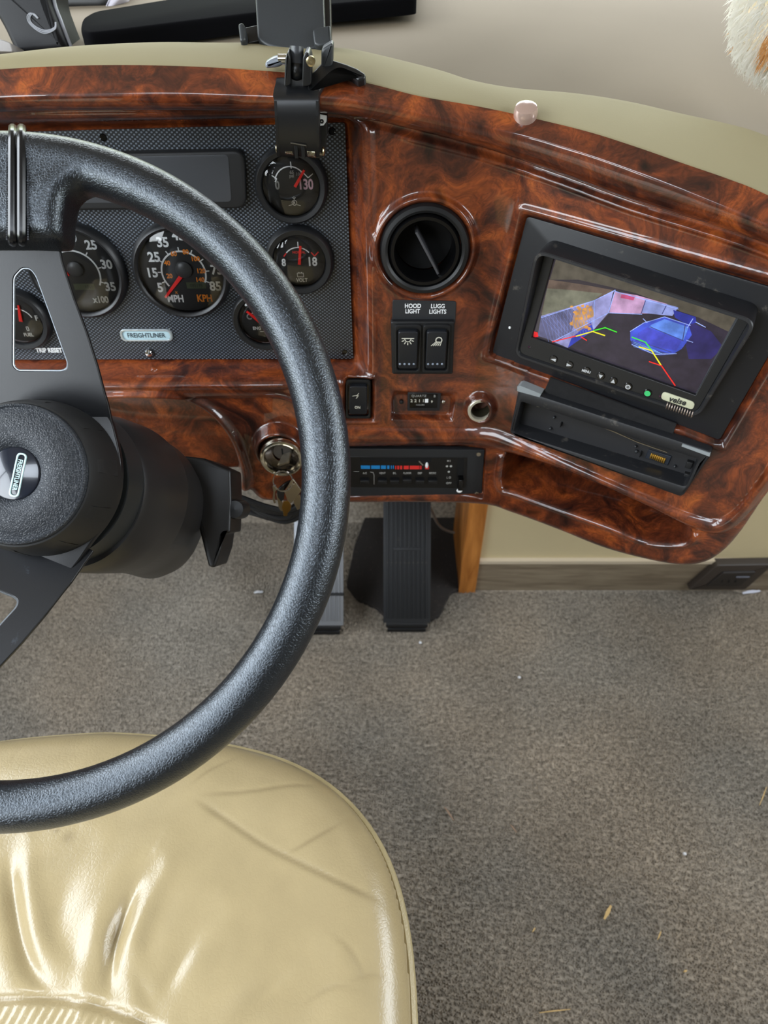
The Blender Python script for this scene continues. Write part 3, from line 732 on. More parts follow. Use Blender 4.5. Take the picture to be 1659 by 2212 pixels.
def gauge(name, label, px, py, r, rg, arc=None, ticks=(), texts=(), needle=None, hub=None, lcd=None, extra=None, arcm=None, blocks=()):
    g = thing(name, label, 'gauge', CF, 'gauges of the instrument panel')
    c = lp(px, py)
    MB().lathe([(r * 1.02, .0002), (r * 1.02, .003), (r, .0055), (r * .97, .0085), (r * .93, .0100), (rg * 1.03, .0092), (rg, .0075), (rg * .985, .0035)], 72, (c[0], c[1], 0)).build('bezel', BLK, g)
    DZ = .0036
    dl = MB().prism(circ(c, rg * .99, 56), .0004, DZ - .0002).build('dial', DIAL, g)
    if arc:
        m = MB(); ac = lp(arc[0], arc[1], DZ); m.band(ac, arc[2] - arc[3] / 2, arc[2] + arc[3] / 2, arc[4], arc[5], DZ); 
        for t in ticks:   # (angle, r0, r1, w)
            a = radians(t[0]); m.line((ac[0] + t[1] * cos(a), ac[1] + t[1] * sin(a)), (ac[0] + t[2] * cos(a), ac[1] + t[2] * sin(a)), t[3], DZ + .0001)
        m.build('scale_arc', arcm or WHT, dl, smooth=0)
    groups = {}
    for t in texts:      # (string, px, py, height px, material, sx)
        groups.setdefault(t[4].name, (t[4], []))[1].append(t)
    for mt, ts in groups.values():
        m = MB()
        for t in ts: text(m, t[0], lp(t[1], t[2], DZ), t[3] * MM, DZ, bold=(t[6] if len(t) > 6 else .03), sx=t[5])
        m.build('numerals', mt, dl, smooth=0)
    if lcd:
        a, b = lp(lcd[0], lcd[1], DZ), lp(lcd[2], lcd[3], DZ); MB().box(min(a[0], b[0]), max(a[0], b[0]), min(a[1], b[1]), max(a[1], b[1]), DZ - .0004, DZ + .0002).build('odometer_window', LCD, g, smooth=0)
        m = MB(); text(m, lcd[4], lp(lcd[5], (lcd[1] + lcd[3]) / 2, DZ), 8 * MM, DZ + .0003, bold=0, sx=.8); m.build('odometer_digits', LCDT, g, smooth=0)
    if extra: extra(dl, DZ)
    if needle:
        a, b = lp(needle[0], needle[1], DZ + .002), lp(needle[2], needle[3], DZ + .002); w0, w1 = needle[4], needle[5]
        A = Vector(a); B = Vector(b); d = (B - A).normalized(); n = Vector((-d.y, d.x))
        q = [A + n * w0 / 2, A - n * w0 / 2, B - n * w1 / 2, B + n * w1 / 2]
        MB().prism([(p.x, p.y) for p in q], DZ + .0012, DZ + .0022, .0002, 1).build('needle', RED, g)
    if hub:
        c2 = lp(hub[0], hub[1], DZ + .003); h = hub[2]
        MB().lathe([(h, DZ + .0002), (h, DZ + .0022), (h * .8, DZ + .0034), (h * .3, DZ + .0039), (.0001, DZ + .0040)], 28, (c2[0], c2[1], 0)).build('needle_hub', hub[3], g)
    MB().lathe([(rg * 1.01, .0072), (rg * .9, .0086), (rg * .7, .0098), (rg * .4, .0107), (rg * .15, .0110), (.0002, .01105)], 56, (c[0], c[1], 0)).build('lens', GLASS, g, smooth=80)
    return g

spt = [(s_, x, y, 20, WHT, .92) for s_, x, y in (('5', 346, 621), ('15', 330, 589), ('25', 332, 555), ('35', 351, 523), ('45', 384, 508), ('55', 421, 517), ('65', 452, 545), ('75', 468, 583), ('85', 465, 618))]
spt += [(s_, x, y, 10, ORG, .92) for s_, x, y in (('20', 366, 596), ('40', 361, 568), ('60', 375, 548), ('80', 401, 544), ('100', 423, 559), ('120', 435, 585), ('140', 433, 604))]
spt += [('MPH', 379, 645, 16, WHT, .80), ('KPH', 442, 644, 16, ORG, .80), ('X', 381, 632, 5, ORG, 1)]
ra = 47.5 * MM
gauge('speedometer', 'large speedometer dial with orange inner figures right of the tachometer', 394, 584, .0492, .0428,
      arc=(397, 590, ra, .0017, -38, 218), ticks=[(a, ra, ra + .0042, .0011) for a in (-22, 5, 33, 62, 92, 122, 150, 178, 203)], texts=spt,
      needle=(391, 597, 357, 643, .0040, .0022), hub=(396, 584, .0085, mat('hub_grey', (70, 72, 74), .35)), lcd=(402, 610, 446, 623, '085195', 424))
tpt = [(s_, x, y, 19, WHT, .92) for s_, x, y in (('5', 96, 620), ('10', 96, 575), ('15', 115, 530), ('20', 152, 512), ('25', 196, 529), ('30', 230, 571), ('35', 238, 619))]
tpt += [('RPM', 146, 648, 15, WHT, .8), ('x100', 217, 647, 15, WHT, .8)]
gauge('tachometer', 'large engine speed dial reading x100, partly hidden by wheel spoke', 169, 584, .0492, .0428,
      arc=(165, 592, 51 * MM, .0017, -30, 218), ticks=[(a, 51 * MM, 51 * MM + .0042, .0011) for a in (-20, 14, 52, 92, 130, 165, 200)], texts=tpt,
      needle=(147, 592, 105, 610, .0040, .0020), hub=(161, 583, .0080, mat('hub_grey', (70, 72, 74), .35)), lcd=(158, 613, 206, 626, '1041', 192))
def sym_ring(px, py, r, t='R'):
    def f(g, DZ):
        m = MB(); c = lp(px, py, DZ); m.band(c, r * .78, r, 0, 360, DZ, 24); 
        if t: text(m, t, c, r * 1.0, DZ, bold=.02)
        m.line((c[0] - r * 2.2, c[1] - r), (c[0] - r * .9, c[1] - r * .7), .0006, DZ); m.line((c[0] + r * .9, c[1] - r * .7), (c[0] + r * 2.2, c[1] - r), .0006, DZ)
        m.line((c[0], c[1] + r), (c[0], c[1] + r * 2.2), .0006, DZ); m.line((c[0] - r * .6, c[1] + r * 1.9), (c[0], c[1] + r * 1.2), .0005, DZ); m.line((c[0] + r * .6, c[1] + r * 1.9), (c[0], c[1] + r * 1.2), .0005, DZ)
        m.build('dial_symbol', WHT, g, smooth=0)['kind'] = 'stuff'
    return f
def vmark(m, pts, w, DZ):
    q = [lp(x, y, DZ) for x, y in pts]
    for a, b in zip(q[:-1], q[1:]): m.line(a, b, w, DZ + .0002)
def ex_air(g, DZ):
    sym_ring(636, 438, .0026)(g, DZ); m = MB(); vmark(m, [(656, 374), (665.5, 384), (676, 375)], .0009, DZ); vmark(m, [(627.5, 349), (629, 364)], .0010, DZ); vmark(m, [(587, 379), (598, 386), (594, 393)], .0009, DZ)
    m.build('range_mark', WHT, g, smooth=0)['kind'] = 'stuff'
rs = 34 * MM
gauge('air_pressure_gauge', 'small air pressure gauge reading 0 to 130 below the phone holder', 630, 399, .0342, .0272,
      arc=(628.5, 397, 32 * MM, .0011, 35, 165), texts=[('0', 599, 400, 16, GREYP, .8), ('130', 662, 398, 19, PINKW, .76), ('65', 630, 372, 6, GREYP, 1), ('psi', 630, 381, 6, GREYP, 1), ('100', 646, 376, 6, GREYP, .9)],
      needle=(637, 404, 657, 368, .0028, .0020), extra=ex_air)
def ex_volt(g, DZ):
    m = MB(); vmark(m, [(672, 545), (679.5, 553), (688, 544)], .0012, DZ); vmark(m, [(613, 554), (618, 547)], .0012, DZ); m.build('range_mark', REDP, g, smooth=0)['kind'] = 'stuff'
    m = MB(); a, b = lp(642, 590, DZ), lp(656, 598, DZ); 
    for p, q in (((a[0], a[1]), (b[0], a[1])), ((b[0], a[1]), (b[0], b[1])), ((b[0], b[1]), (a[0], b[1])), ((a[0], b[1]), (a[0], a[1]))): m.line(p, q, .0006, DZ)
    m.line(((a[0] * .8 + b[0] * .2), a[1] + .0008), ((a[0] * .6 + b[0] * .4), a[1] + .0008), .0007, DZ); m.line(((a[0] * .4 + b[0] * .6), a[1] + .0008), ((a[0] * .2 + b[0] * .8), a[1] + .0008), .0007, DZ)
    vmark(m, [(643, 522), (644, 534)], .0010, DZ); m.build('dial_symbol', WHT, g, smooth=0)['kind'] = 'stuff'
gauge('voltmeter', 'small volt gauge ending at 18, middle one of the right column', 648, 560, .0342, .0265,
      arc=(645, 567, 32 * MM, .0011, 42, 140), texts=[('18', 676, 565, 18, WHT, .85), ('8', 613, 567, 15, WHT, .85), ('NORMAL', 646, 545, 5, REDP, .95), ('VOLT', 652, 605, 8, WHT, .85)],
      needle=(646.5, 572, 648.7, 532, .0030, .0022), extra=ex_volt)
def ex_temp(g, DZ):
    m = MB(); vmark(m, [(570, 700), (570, 712)], .0010, DZ); vmark(m, [(562, 716), (578, 716)], .0007, DZ); vmark(m, [(570, 703), (574, 703)], .0007, DZ); vmark(m, [(570, 707), (574, 707)], .0007, DZ); m.build('dial_symbol', WHT, g, smooth=0)['kind'] = 'stuff'
gauge('temperature_gauge', 'small engine temperature gauge beside the speedometer, partly behind wheel rim', 571, 688, .0338, .0265,
      arc=(570, 694, 31 * MM, .0010, 25, 155), texts=[('C', 538, 684, 13, GREYP, .9), ('H', 605, 684, 13, WHT, .9), ('NORMAL', 570, 666, 5, WHT, .95), ('ENG', 555, 709, 7, WHT, .95), ('TEMP', 588, 709, 7, WHT, .95)],
      needle=(562, 696, 533, 673, .0036, .0022), extra=ex_temp)
def ex_fuel(g, DZ):
    m = MB(); a, b = lp(56, 706, DZ), lp(63, 714, DZ); 
    for p, q in (((a[0], a[1]), (b[0], a[1])), ((b[0], a[1]), (b[0], b[1])), ((b[0], b[1]), (a[0], b[1])), ((a[0], b[1]), (a[0], a[1]))): m.line(p, q, .0006, DZ)
    m.build('dial_symbol', WHT, g, smooth=0)['kind'] = 'stuff'
gauge('fuel_gauge', 'small fuel gauge seen through the hole of the upper wheel spoke', 43, 687, .0338, .0265,
      arc=(44, 696, 32 * MM, .0012, 20, 160), texts=[('E', 12, 687, 12, WHT, .9), ('F', 79, 687, 12, WHT, .9), ('FUEL', 62, 723, 8, WHT, .9)],
      needle=(45, 695, 39, 660, .0038, .0018), extra=ex_fuel)

# ================================================================== centre stack
EF = dash_frame(917, 600, 0)
ep = lambda x, y, z=0.0: EF.l(x, y, z)
E_MM = EF.l(900, 600)[0] - EF.l(899, 600)[0]
def epoly(pts, z=0.0): return EF.ls(pts, z)
vt = thing('air_vent', 'round black swivelling air vent with a single slanted vane', 'vent', EF)
c = ep(917, 537); cz = (c[0], c[1], 0)
MB().lathe([(.0432, -.012), (.0432, .004), (.0415, .0075), (.038, .0085), (.0355, .0070), (.0348, .0040)], 72, cz).build('outer_ring', BLK, vt)
MB().lathe([(.0345, -.004), (.0342, .0068), (.0325, .0092), (.0295, .0092), (.0285, .0065), (.0272, -.016)], 72, cz).build('swivel_ring', BLKG, vt)
MB().lathe([(.0275, -.020), (.0001, -.022)], 48, cz).build('duct', mat('duct_dark', (4, 4, 4), .9), vt)
a, b = Vector(ep(899, 502, .004)), Vector(ep(947, 593, .004)); d = (b - a).normalized(); n = Vector((-d.y, d.x)) * .0012
MB().prism([tuple(a - n), tuple(b - n), tuple(b + n), tuple(a + n)], -.018, .004, .0006, 2).build('vane', mat('vane_grey', (72, 72, 76), .4), vt)
MB().add(*[[]] * 2)

pl = thing('switch_label_plate', 'thin black plate lettered for hood and luggage lights', 'label plate', EF)
m = MB(); m.prism(rpoly(epoly([(848, 647), (985.5, 650), (983, 700), (847, 700)]), .0025), .0002, .0012, .0003, 1).build('plate', DGREY, pl)
m = MB()
for s_, x, y in (('HOOD', 892, 659.5), ('LIGHT', 891.5, 671), ('LUGG', 945.7, 660), ('LIGHTS', 945.5, 672)): text(m, s_, ep(x, y), 9.8 * E_MM, .0013, bold=.018, sx=.84)
m.build('lettering', WHT, pl, smooth=0)
sb = thing('switch_pod', 'black twin frame holding the two light rockers', 'switch housing', EF)
MB().prism(rpoly(epoly([(844, 694), (982, 694), (978, 808), (847, 808)], .006), .0025), .0004, .0070, .0018).build('bezel_body', BLK, sb)
def rocker(name, label, x0, x1, xb0, xb1, yt, yb, zb, icon, rim=True, lower=None):
    r = thing(name, label, 'switch', EF, 'rocker switches of the centre stack')
    if rim:
        o = rpoly(epoly([(x0, yt), (x1, yt), (xb1, yb), (xb0, yb)], zb + .003), .0035); i = rpoly([tuple(q) for q in epoly([(x0 + 6, yt + 9), (x1 - 5, yt + 9), (xb1 - 5, yb - 7), (xb0 + 5, yb - 7)], zb + .002)], .003)
        MB().ring(o, i, zb, zb + .0035, .0010).build('switch_frame', BLK, r)
    i = rpoly(epoly([(x0 + 8, yt + 12), (x1 - 8, yt + 12), (xb1 - 8, yb - 9), (xb0 + 7, yb - 9)], zb + .006), .003)
    # rocker: upper half leans out, lower half is pushed in
    ys = [q[1] for q in i]; ymid = (min(ys) + max(ys)) / 2; hgt = (max(ys) - min(ys)) / 2
    m = MB(); m.prism(i, zb, zb + .0070, .0012)
    m.v = [(v[0], v[1], v[2] + (.0022 * ((v[1] - ymid) / hgt) * (1 if v[1] > ymid else .6)) * (v[2] > zb + .001)) for v in m.v]
    m.build('rocker_cap', mat('rocker_black', (26, 29, 34), .36), r)
    icon(r, zb + .0096)
    return r
def ic_dome(r, z):
    m = MB(); c = ep(881, 734, z); k = E_MM
    m.line((c[0] - 14 * k, c[1] + 3 * k), (c[0] + 14 * k, c[1] + 3 * k), 2.2 * k, z); m.band((c[0], c[1] + 2 * k), 6 * k, 8 * k, 180, 360, z, 16)
    for a in (205, 238, 270, 302, 335):
        a = radians(a); m.line((c[0] + 9.5 * k * cos(a), c[1] + 2 * k + 9.5 * k * sin(a)), (c[0] + 15 * k * cos(a), c[1] + 2 * k + 15 * k * sin(a)), 2.2 * k, z)
    m.build('icon', ICON, r, smooth=0)
    dots(r, 881, z)
def dots(r, px, z):
    m = MB()
    for dx in (-17, -7, 3, 13):
        c = ep(px + dx, 787, z - .003); m.sphere((c[0], c[1], z - .0040), .0014, 8, 5)
    m.build('grip_dots', mat('rocker_light', (150, 160, 175), .4), r)
def ic_lamp(r, z):
    m = MB(); c = ep(948, 735, z); k = E_MM
    m.band(c, 5.5 * k, 8 * k, -40, 220, z, 20); m.line((c[0] - 7 * k, c[1] - 4 * k), (c[0] + 6 * k, c[1] - 5 * k), 2 * k, z)
    for j in range(5): m.line((c[0] - (7 - 3.2 * j) * k, c[1] - 5 * k), (c[0] - (17 - 5 * j) * k, c[1] - 14 * k), 1.8 * k, z)
    m.build('icon', ICON, r, smooth=0); dots(r, 942, z)
rocker('rocker_switch', 'left rocker of the pair, printed with a ceiling lamp icon', 852, 911, 853, 908, 702, 806, .0066, ic_dome)
rocker('rocker_switch', 'right rocker of the pair, printed with a round lamp beam icon', 914, 974, 912, 970, 702, 806, .0066, ic_lamp)
def ic_on(r, z):
    m = MB(); k = E_MM; text(m, 'ON', ep(772, 883, z), 7 * k, z - .003, bold=.03, sx=.9); m.build('lettering', ICON, r, smooth=0)
    m = MB(); c = ep(769, 855, z)
    m.line((c[0] - 9 * k, c[1] - 1 * k), (c[0] + 2 * k, c[1] + 1 * k), 1.6 * k, z); m.line((c[0] + 7 * k, c[1] + 7 * k), (c[0] + 1 * k, c[1] - 1 * k), 1.6 * k, z); m.line((c[0] + 1 * k, c[1]), (c[0] + 6 * k, c[1] + 1 * k), 1.5 * k, z); m.line((c[0] + 6 * k, c[1] + 1 * k), (c[0], c[1] - 8 * k), 1.6 * k, z)
    m.build('icon', ICON, r, smooth=0)
rocker('rocker_switch', 'lone rocker printed ON with a flash arrow, right of the wheel rim', 747, 801, 747, 801, 820, 905, -.006, ic_on)

hm = thing('hour_meter', 'small black quartz hour meter sunk in the wood below the rockers', 'meter', EF)
z0 = -.010
q = epoly([(881, 849), (953, 849), (950, 889), (880, 889)], -.002)
MB().prism(rpoly(q, .001, 2), z0, -.003, .0008).build('meter_body', BLKD, hm)
MB().prism(rpoly([tuple(v) for v in epoly([(885, 852), (946, 852), (944, 882), (885, 882)], -.002)], .001, 2), -.0035, -.0025, .0003).build('meter_window', BLKG, hm)
m = MB(); text(m, 'QUARTZ', ep(905, 856, -.002), 6 * E_MM, -.0023, bold=0, sx=1.0, space=1.1); text(m, 'HOURS', ep(908, 875, -.002), 4 * E_MM, -.0023, bold=0, sx=1.1); text(m, 'B', ep(939, 856, -.002), 6 * E_MM, -.0023, bold=.02); m.build('lettering', GREYP, hm, smooth=0)
m = MB()
for j, s_ in enumerate('2211'): text(m, s_, ep(889 + j * 8.5, 866, -.002), 8 * E_MM, -.0023, bold=.01)
text(m, '9', ep(933, 868, -.002), 6 * E_MM, -.0023); m.build('meter_digits', ICON, hm, smooth=0)
c = ep(921.5, 866, -.002); MB().box(c[0] - 4 * E_MM, c[0] + 4 * E_MM, c[1] - 5 * E_MM, c[1] + 5 * E_MM, -.0026, -.0021).build('tenths_wheel', WHT, hm, smooth=0)
for x, mt in ((957.7, STEEL), (867, BLKM)):
    c = ep(x, 871, -.006); MB().lathe([(.0024, z0), (.0024, -.0078), (.0012, -.0068), (.0001, -.0066)], 16, (c[0], c[1], 0)).build('screw', mt, hm)

ps = thing('power_socket', 'round silver rimmed power socket between hour meter and radio slot', 'socket', EF)
c = ep(1039, 887, .011); cz = (c[0], c[1], 0)
MB().lathe([(.0148, .006), (.0148, .0118), (.0142, .0126), (.0118, .0126), (.0112, .0116), (.0108, -.02)], 48, cz).build('rim', mat('socket_rim', (206, 200, 180), .35, metal=.6), ps)
MB().lathe([(.0106, .008), (.0100, -.02), (.0001, -.022)], 40, cz).build('barrel', mat('socket_inner', (70, 66, 50), .5, metal=.5), ps)

# climate control panel
hv = thing('climate_control', 'black slider climate panel with blue and red temperature bar', 'control panel', EF)
z0 = -.012; zf = -.0085
MB().prism(rpoly(epoly([(694, 969), (1047, 972), (1040, 1076), (694, 1072)], zf), .0015, 2), z0 - .004, zf, .0008).build('faceplate', DGREY, hv)
MB().prism(rpoly(epoly([(700, 986), (1010, 988), (1006, 1054), (700, 1052)], zf), .0015, 2), zf - .002, zf + .0004, .0002, 1).build('display_inset', mat('inset_black', (14, 14, 15), .4), hv)
MB().prism(epoly([(778, 988), (932, 989), (931, 997), (778, 996)], zf), zf - .001, zf + .0006).build('temperature_slot', mat('slot_black', (3, 3, 3), .9), hv)
MB().prism(epoly([(988, 990), (1002, 990), (1001, 1030), (987, 1030)], zf), zf - .001, zf + .0006).build('fan_slot', mat('slot_black', (3, 3, 3), .9), hv)
xa = lambda v: 740 + v / 5.184
m = MB()
for a, b in ((205, 308), (320, 418), (430, 485), (500, 525), (540, 552), (565, 574)): p, q = ep(xa(a), 1005, zf), ep(xa(b), 1012, zf); m.box(p[0], q[0], q[1], p[1], zf + .0004, zf + .0007)
m.build('cold_bar', BLUEP, hv, smooth=0)
m = MB()
for a, b in ((590, 600), (612, 632), (643, 668), (685, 740), (752, 858), (865, 885), (925, 965)): p, q = ep(xa(a), 1005.5, zf), ep(xa(b), 1013, zf); m.box(p[0], q[0], q[1], p[1], zf + .0004, zf + .0007)
m.build('hot_bar', REDP, hv, smooth=0)
m = MB()
for s_, x in (('A/C', 788), ('VENT', 826), ('B/L', 852.5), ('FLOOR', 880), ('DEF', 907), ('RECIRC', 934.5)): text(m, s_, ep(x, 1021.5, zf), 6 * E_MM, zf + .0006, bold=.0, sx=.80 if s_ != 'RECIRC' else .66)
for s_, y in (('HI', 995), ('LO', 1031), ('OFF', 1043)): text(m, s_, ep(969.5, y, zf), 6.5 * E_MM, zf + .0006, bold=.0, sx=.9, space=1.4 if s_ != 'OFF' else 1)
for x, y in ((965.5, 1006.5), (974, 1006.5), (969.5, 1018.5)): c = ep(x, y, zf); m.add([(a_, b_, zf + .0006) for a_, b_ in circ(c, 3.2 * E_MM, 16)], [tuple(range(16))])
for a, b in (((764, 1018), (776, 1018)), ((800, 1019), (806, 1020)), ((806, 1020), (808, 1026)), ((808, 1026), (808, 1046))): m.line(ep(a[0], a[1], zf), ep(b[0], b[1], zf), .0005, zf + .0006)
m.build('lettering', mat('hvac_print', (190, 190, 186), .6), hv, smooth=0)
for i, x in enumerate((788, 826, 852.5, 879.5, 907, 934.5)):
    c = ep(x, 1040 - (2 if i == 3 else 0), zf + .003); MB().box(c[0] - 12 * E_MM, c[0] + 12 * E_MM, c[1] - 6 * E_MM, c[1] + 6 * E_MM, zf, zf + .0055, .0012).build('push_button', BLK, hv)
p = ep(922, 1005, zf + .004); MB().sphere((p[0], p[1], zf + .004), .0024, 12, 8, (.8, 1.8, 1)).build('temperature_lever_tip', WHT, hv)
m = MB(); m.tube([(*ep(905, 996, zf), zf), (*ep(914, 1005, zf + .003), zf + .003)], .0010, 8); m.build('temperature_lever', STEEL, hv)
p0_, p1_ = ep(995, 1026, zf), ep(995, 1060, zf + .010); MB().box(p0_[0] - .0030, p0_[0] + .0030, p1_[1], p0_[1], zf, zf + .011, .0014).build('fan_lever', BLKG, hv)
p = ep(991, 1062, zf + .010); MB().sphere((p[0] + .001, p[1], zf + .008), .0034, 12, 8, (1.1, .7, 1)).build('fan_lever_tip', WHT, hv)
for x, y in ((1034, 981), (1030, 1066)):
    c = ep(x, y, zf); MB().lathe([(.0030, zf), (.0028, zf + .0010), (.0012, zf + .0014), (.0001, zf + .0010)], 16, (c[0], c[1], 0)).build('screw', STEEL, hv)

# ignition switch, the key in it and the keys on the ring
ig = thing('ignition_switch', 'chrome ringed ignition switch in a wood boss beside the wheel rim', 'ignition switch', EF)
c = ep(608, 992, .020); cz = (c[0], c[1], 0)
MB().lathe([(.0256, .014), (.0256, .0185), (.0245, .0205), (.0225, .0212), (.0205, .0202), (.0198, .0180), (.0196, .010)], 56, cz).build('chrome_ring', mat('ring_chrome', (212, 206, 188), .16, metal=1), ig)
MB().lathe([(.0197, .013), (.0150, .0105), (.0112, .0095)], 48, cz).build('inner_dish', mat('dish_metal', (112, 104, 98), .14, metal=1), ig)
cc = ep(610, 976, .016); MB().lathe([(.0112, .006), (.0112, .0150), (.0104, .0162), (.0001, .0162)], 36, (cc[0], cc[1], 0)).build('lock_cylinder', mat('lock_grey', (92, 88, 86), .4, metal=.5), ig)
MB().box(cc[0] - .0009, cc[0] + .0009, cc[1] - .004, cc[1] + .005, .0160, .0165).build('keyhole', mat('slot_black', (3, 3, 3), .9), ig)

def plate_thing(name, label, pts, d, th, m, group=None, hole=None, cat='key', tilt=0.0):
    """a flat metal blank hanging in front of the dash, in a plane of its own"""
    c = np.mean(np.array(pts), 0); f = Fr(EF.w(*EF.l(c[0], c[1], d), d), (EF.x + EF.z * tilt), EF.y)
    t = thing(name, label, cat, f, group)
    poly = rpoly([f.l(a, b) for a, b in pts], .0008, 3)
    mb_ = MB(); loops = [poly]
    if hole: loops.append(circ(f.l(*hole[:2]), hole[2], 16))
    solid(mb_, loops, -th / 2, th / 2, .0003); mb_.build(name + '_blank', m, t)
    return t, f
kx = lambda x: 540 + x / 9.614
ky = lambda y: 900 + y / 9.617
K_ = lambda pts: [(kx(x), ky(y)) for x, y in pts]
ik = thing('ignition_key', 'steel key turned in the ignition lock', 'key', EF, None)
z1 = .0160
a, b = Vector(ep(kx(770), ky(760), z1)), Vector(ep(kx(690), ky(1010), .034))
A3, B3 = Vector((a.x, a.y, .0165)), Vector((b.x, b.y, .032))
m = MB(); dirv = (B3 - A3).normalized(); sx_ = Vector((1, .35, 0)).normalized() * .0055; nn = dirv.cross(sx_).normalized() * .0012
m.loft([[tuple(P_ + sx_ * .8 + nn), tuple(P_ - sx_ * .8 + nn), tuple(P_ - sx_ * .8 - nn), tuple(P_ + sx_ * .8 - nn)] for P_ in (A3,)] + [[tuple(P_ + sx_ * k + nn), tuple(P_ - sx_ * k + nn), tuple(P_ - sx_ * k - nn), tuple(P_ + sx_ * k - nn)] for P_, k in ((A3.lerp(B3, .3), 1.0), (B3, 1.25))]); m.build('key_bow', NICKEL, ik)
kr = thing('key_ring', 'thin steel split ring hanging from the ignition key', 'ring', EF)
rc = ep(612, 1034, .026); m = MB()
for tt in (0, .0011):
    m.tube([(rc[0] + .0115 * cos(a_ / 28 * 2 * pi), rc[1] + .0115 * sin(a_ / 28 * 2 * pi) * .9, .030 + tt - .006 * sin(a_ / 28 * 2 * pi)) for a_ in range(28)], .0006, 6, closed=True)
m.build('ring_wire', CHROME, kr)
plate_thing('house_key', 'square shouldered nickel key, front most on the ring, punched emblem', K_([(900, 1290), (1075, 1530), (860, 1790), (790, 1740), (720, 1560), (850, 1330)]), .031, .0022, NICKEL, 'keys hanging on the ring', (kx(905), ky(1370), .0016), tilt=.2)
plate_thing('house_key', 'nickel key with notched blade, right most behind the square one', K_([(960, 1640), (1030, 1610), (1125, 1860), (1085, 1945), (1050, 1900), (985, 1930), (950, 1870), (900, 1760)]), .026, .0018, NICKEL, 'keys hanging on the ring')
plate_thing('house_key', 'brass key with round bow, lowest of the bunch', K_([(690, 1760), (800, 1740), (860, 1850), (840, 1940), (790, 1990), (770, 2060), (700, 2055), (685, 1960), (660, 1880)]), .024, .0018, BRASS, 'keys hanging on the ring')
plate_thing('house_key', 'pale brass key hanging left most behind the black tag', K_([(540, 1590), (620, 1640), (680, 1800), (690, 1960), (640, 1950), (600, 1890), (570, 1720)]), .022, .0018, NICKEL, 'keys hanging on the ring')
plate_thing('key_tag', 'glossy black oval key tag between the nickel keys', K_([(560, 1530), (640, 1450), (740, 1370), (850, 1320), (720, 1500), (700, 1700), (640, 1755), (580, 1680)]), .028, .0030, BLKG, None, cat='key tag', tilt=-.5)
plate_thing('luggage_key', 'tiny round headed key dangling at left of the bunch', K_([(470, 1440), (540, 1410), (560, 1500), (520, 1560), (515, 1700), (540, 1790), (500, 1800), (470, 1720), (490, 1560)]), .024, .0016, STEEL, None)

# ================================================================== wing: monitor and radio slot
WF = dash_frame(1330, 700, 0)
wp = lambda x, y, z=0.0: WF.l(x, y, z)
W_MM = WF.l(1331, 700)[0] - WF.l(1330, 700)[0]
wpoly = lambda pts, z=0.0: WF.ls(pts, z)
ins = thing('monitor_surround', 'flat black panel set in the wood behind the camera monitor', 'panel', WF)
MB().prism(rpoly(wpoly([(1138, 467), (1735, 641), (1554, 951), (1063, 764)], -.004), .004, 4), -.0068, -.004, .0006, 2).build('surround_panel', BLKD, ins)
c = wp(1101, 708, -.004); MB().sphere((c[0], c[1], -.0040), .0014, 8, 6, (1, 1.2, .6)).build('rivet', WHT, ins)

mo = thing('camera_monitor', 'black hooded rear view monitor showing a blue car behind', 'monitor', WF)
tl, tr = Vector(wp(1180, 516, .000)), Vector(wp(1646, 664, .000)); bl, br = Vector(wp(1108, 770, .013)), Vector(wp(1508, 906, .013))
print('monitor corners', tl, tr, br, bl)
outer = rpoly([tuple(tl), tuple(tr), tuple(br), tuple(bl)], .012, 8); outer = ccw(outer)
s_tl, s_tr, s_br, s_bl = [Vector(wp(x, y, .008)) for x, y in ((1199, 553), (1597, 684), (1503, 851), (1150, 727))]
yb_, yt_ = (bl.y + br.y) / 2, (tl.y + tr.y) / 2
def zvis(y): k = min(max((y - yb_) / (yt_ - yb_), 0), 1); return .0125 + .018 * smooth_(min(max((k - .12) / .55, 0), 1))
def smooth_(x): return x * x * (3 - 2 * x)
i1 = offset(outer, -.0035); i0 = offset(outer, -.0045); om = offset(outer, -.0008); im = offset(outer, -.0030)
MB().loft([[(x, y, -.0035) for x, y in outer], [(x, y, zvis(y) - .001) for x, y in outer], [(x, y, zvis(y)) for x, y in om], [(x, y, zvis(y)) for x, y in im], [(x, y, zvis(y) - .001) for x, y in i1], [(x, y, .0095) for x, y in i0]], cap0=False, cap1=False).build('sun_hood', BLKD, mo)
m = MB(); solid(m, [offset(outer, -.0040), [tuple(p) for p in (s_tl, s_tr, s_br, s_bl)]], -.002, .0105, .0008); m.build('fascia', BLK, mo)
MB().prism([tuple(p) for p in (s_tl, s_tr, s_br, s_bl)], .002, .0068).build('screen', mat('screen_base', (10, 9, 12), .12, emit=((58, 52, 60), .85)), mo, smooth=0)
# the live picture: flat shapes lit from behind, laid on the panel
def em(name, rgb, s=1.0):
    if name in MATS: return MATS[name]
    m = mat(name, tuple(int(v * .25) for v in rgb), .3, emit=(rgb, s))
    if name.startswith('picture_'):
        t = m.node_tree; N = t.nodes.new; L = t.links.new; co = N('ShaderNodeTexCoord'); n = N('ShaderNodeTexNoise'); n.inputs['Scale'].default_value = 90; n.inputs['Detail'].default_value = 4
        r = N('ShaderNodeMapRange'); r.inputs[1].default_value = .3; r.inputs[2].default_value = .7; r.inputs[3].default_value = .62 * s; r.inputs[4].default_value = 1.35 * s
        L(co.outputs['Object'], n.inputs['Vector']); L(n.outputs['Fac'], r.inputs[0]); L(r.outputs[0], t.nodes['Principled BSDF'].inputs['Emission Strength'])
    return m
sc_z = .0069
def spx(pts, z): return [wp(x, y, z) for x, y in pts]
c6 = lambda pts: [(1040 + x / 2.68, 440 + y / 2.68) for x, y in pts]
pic = []
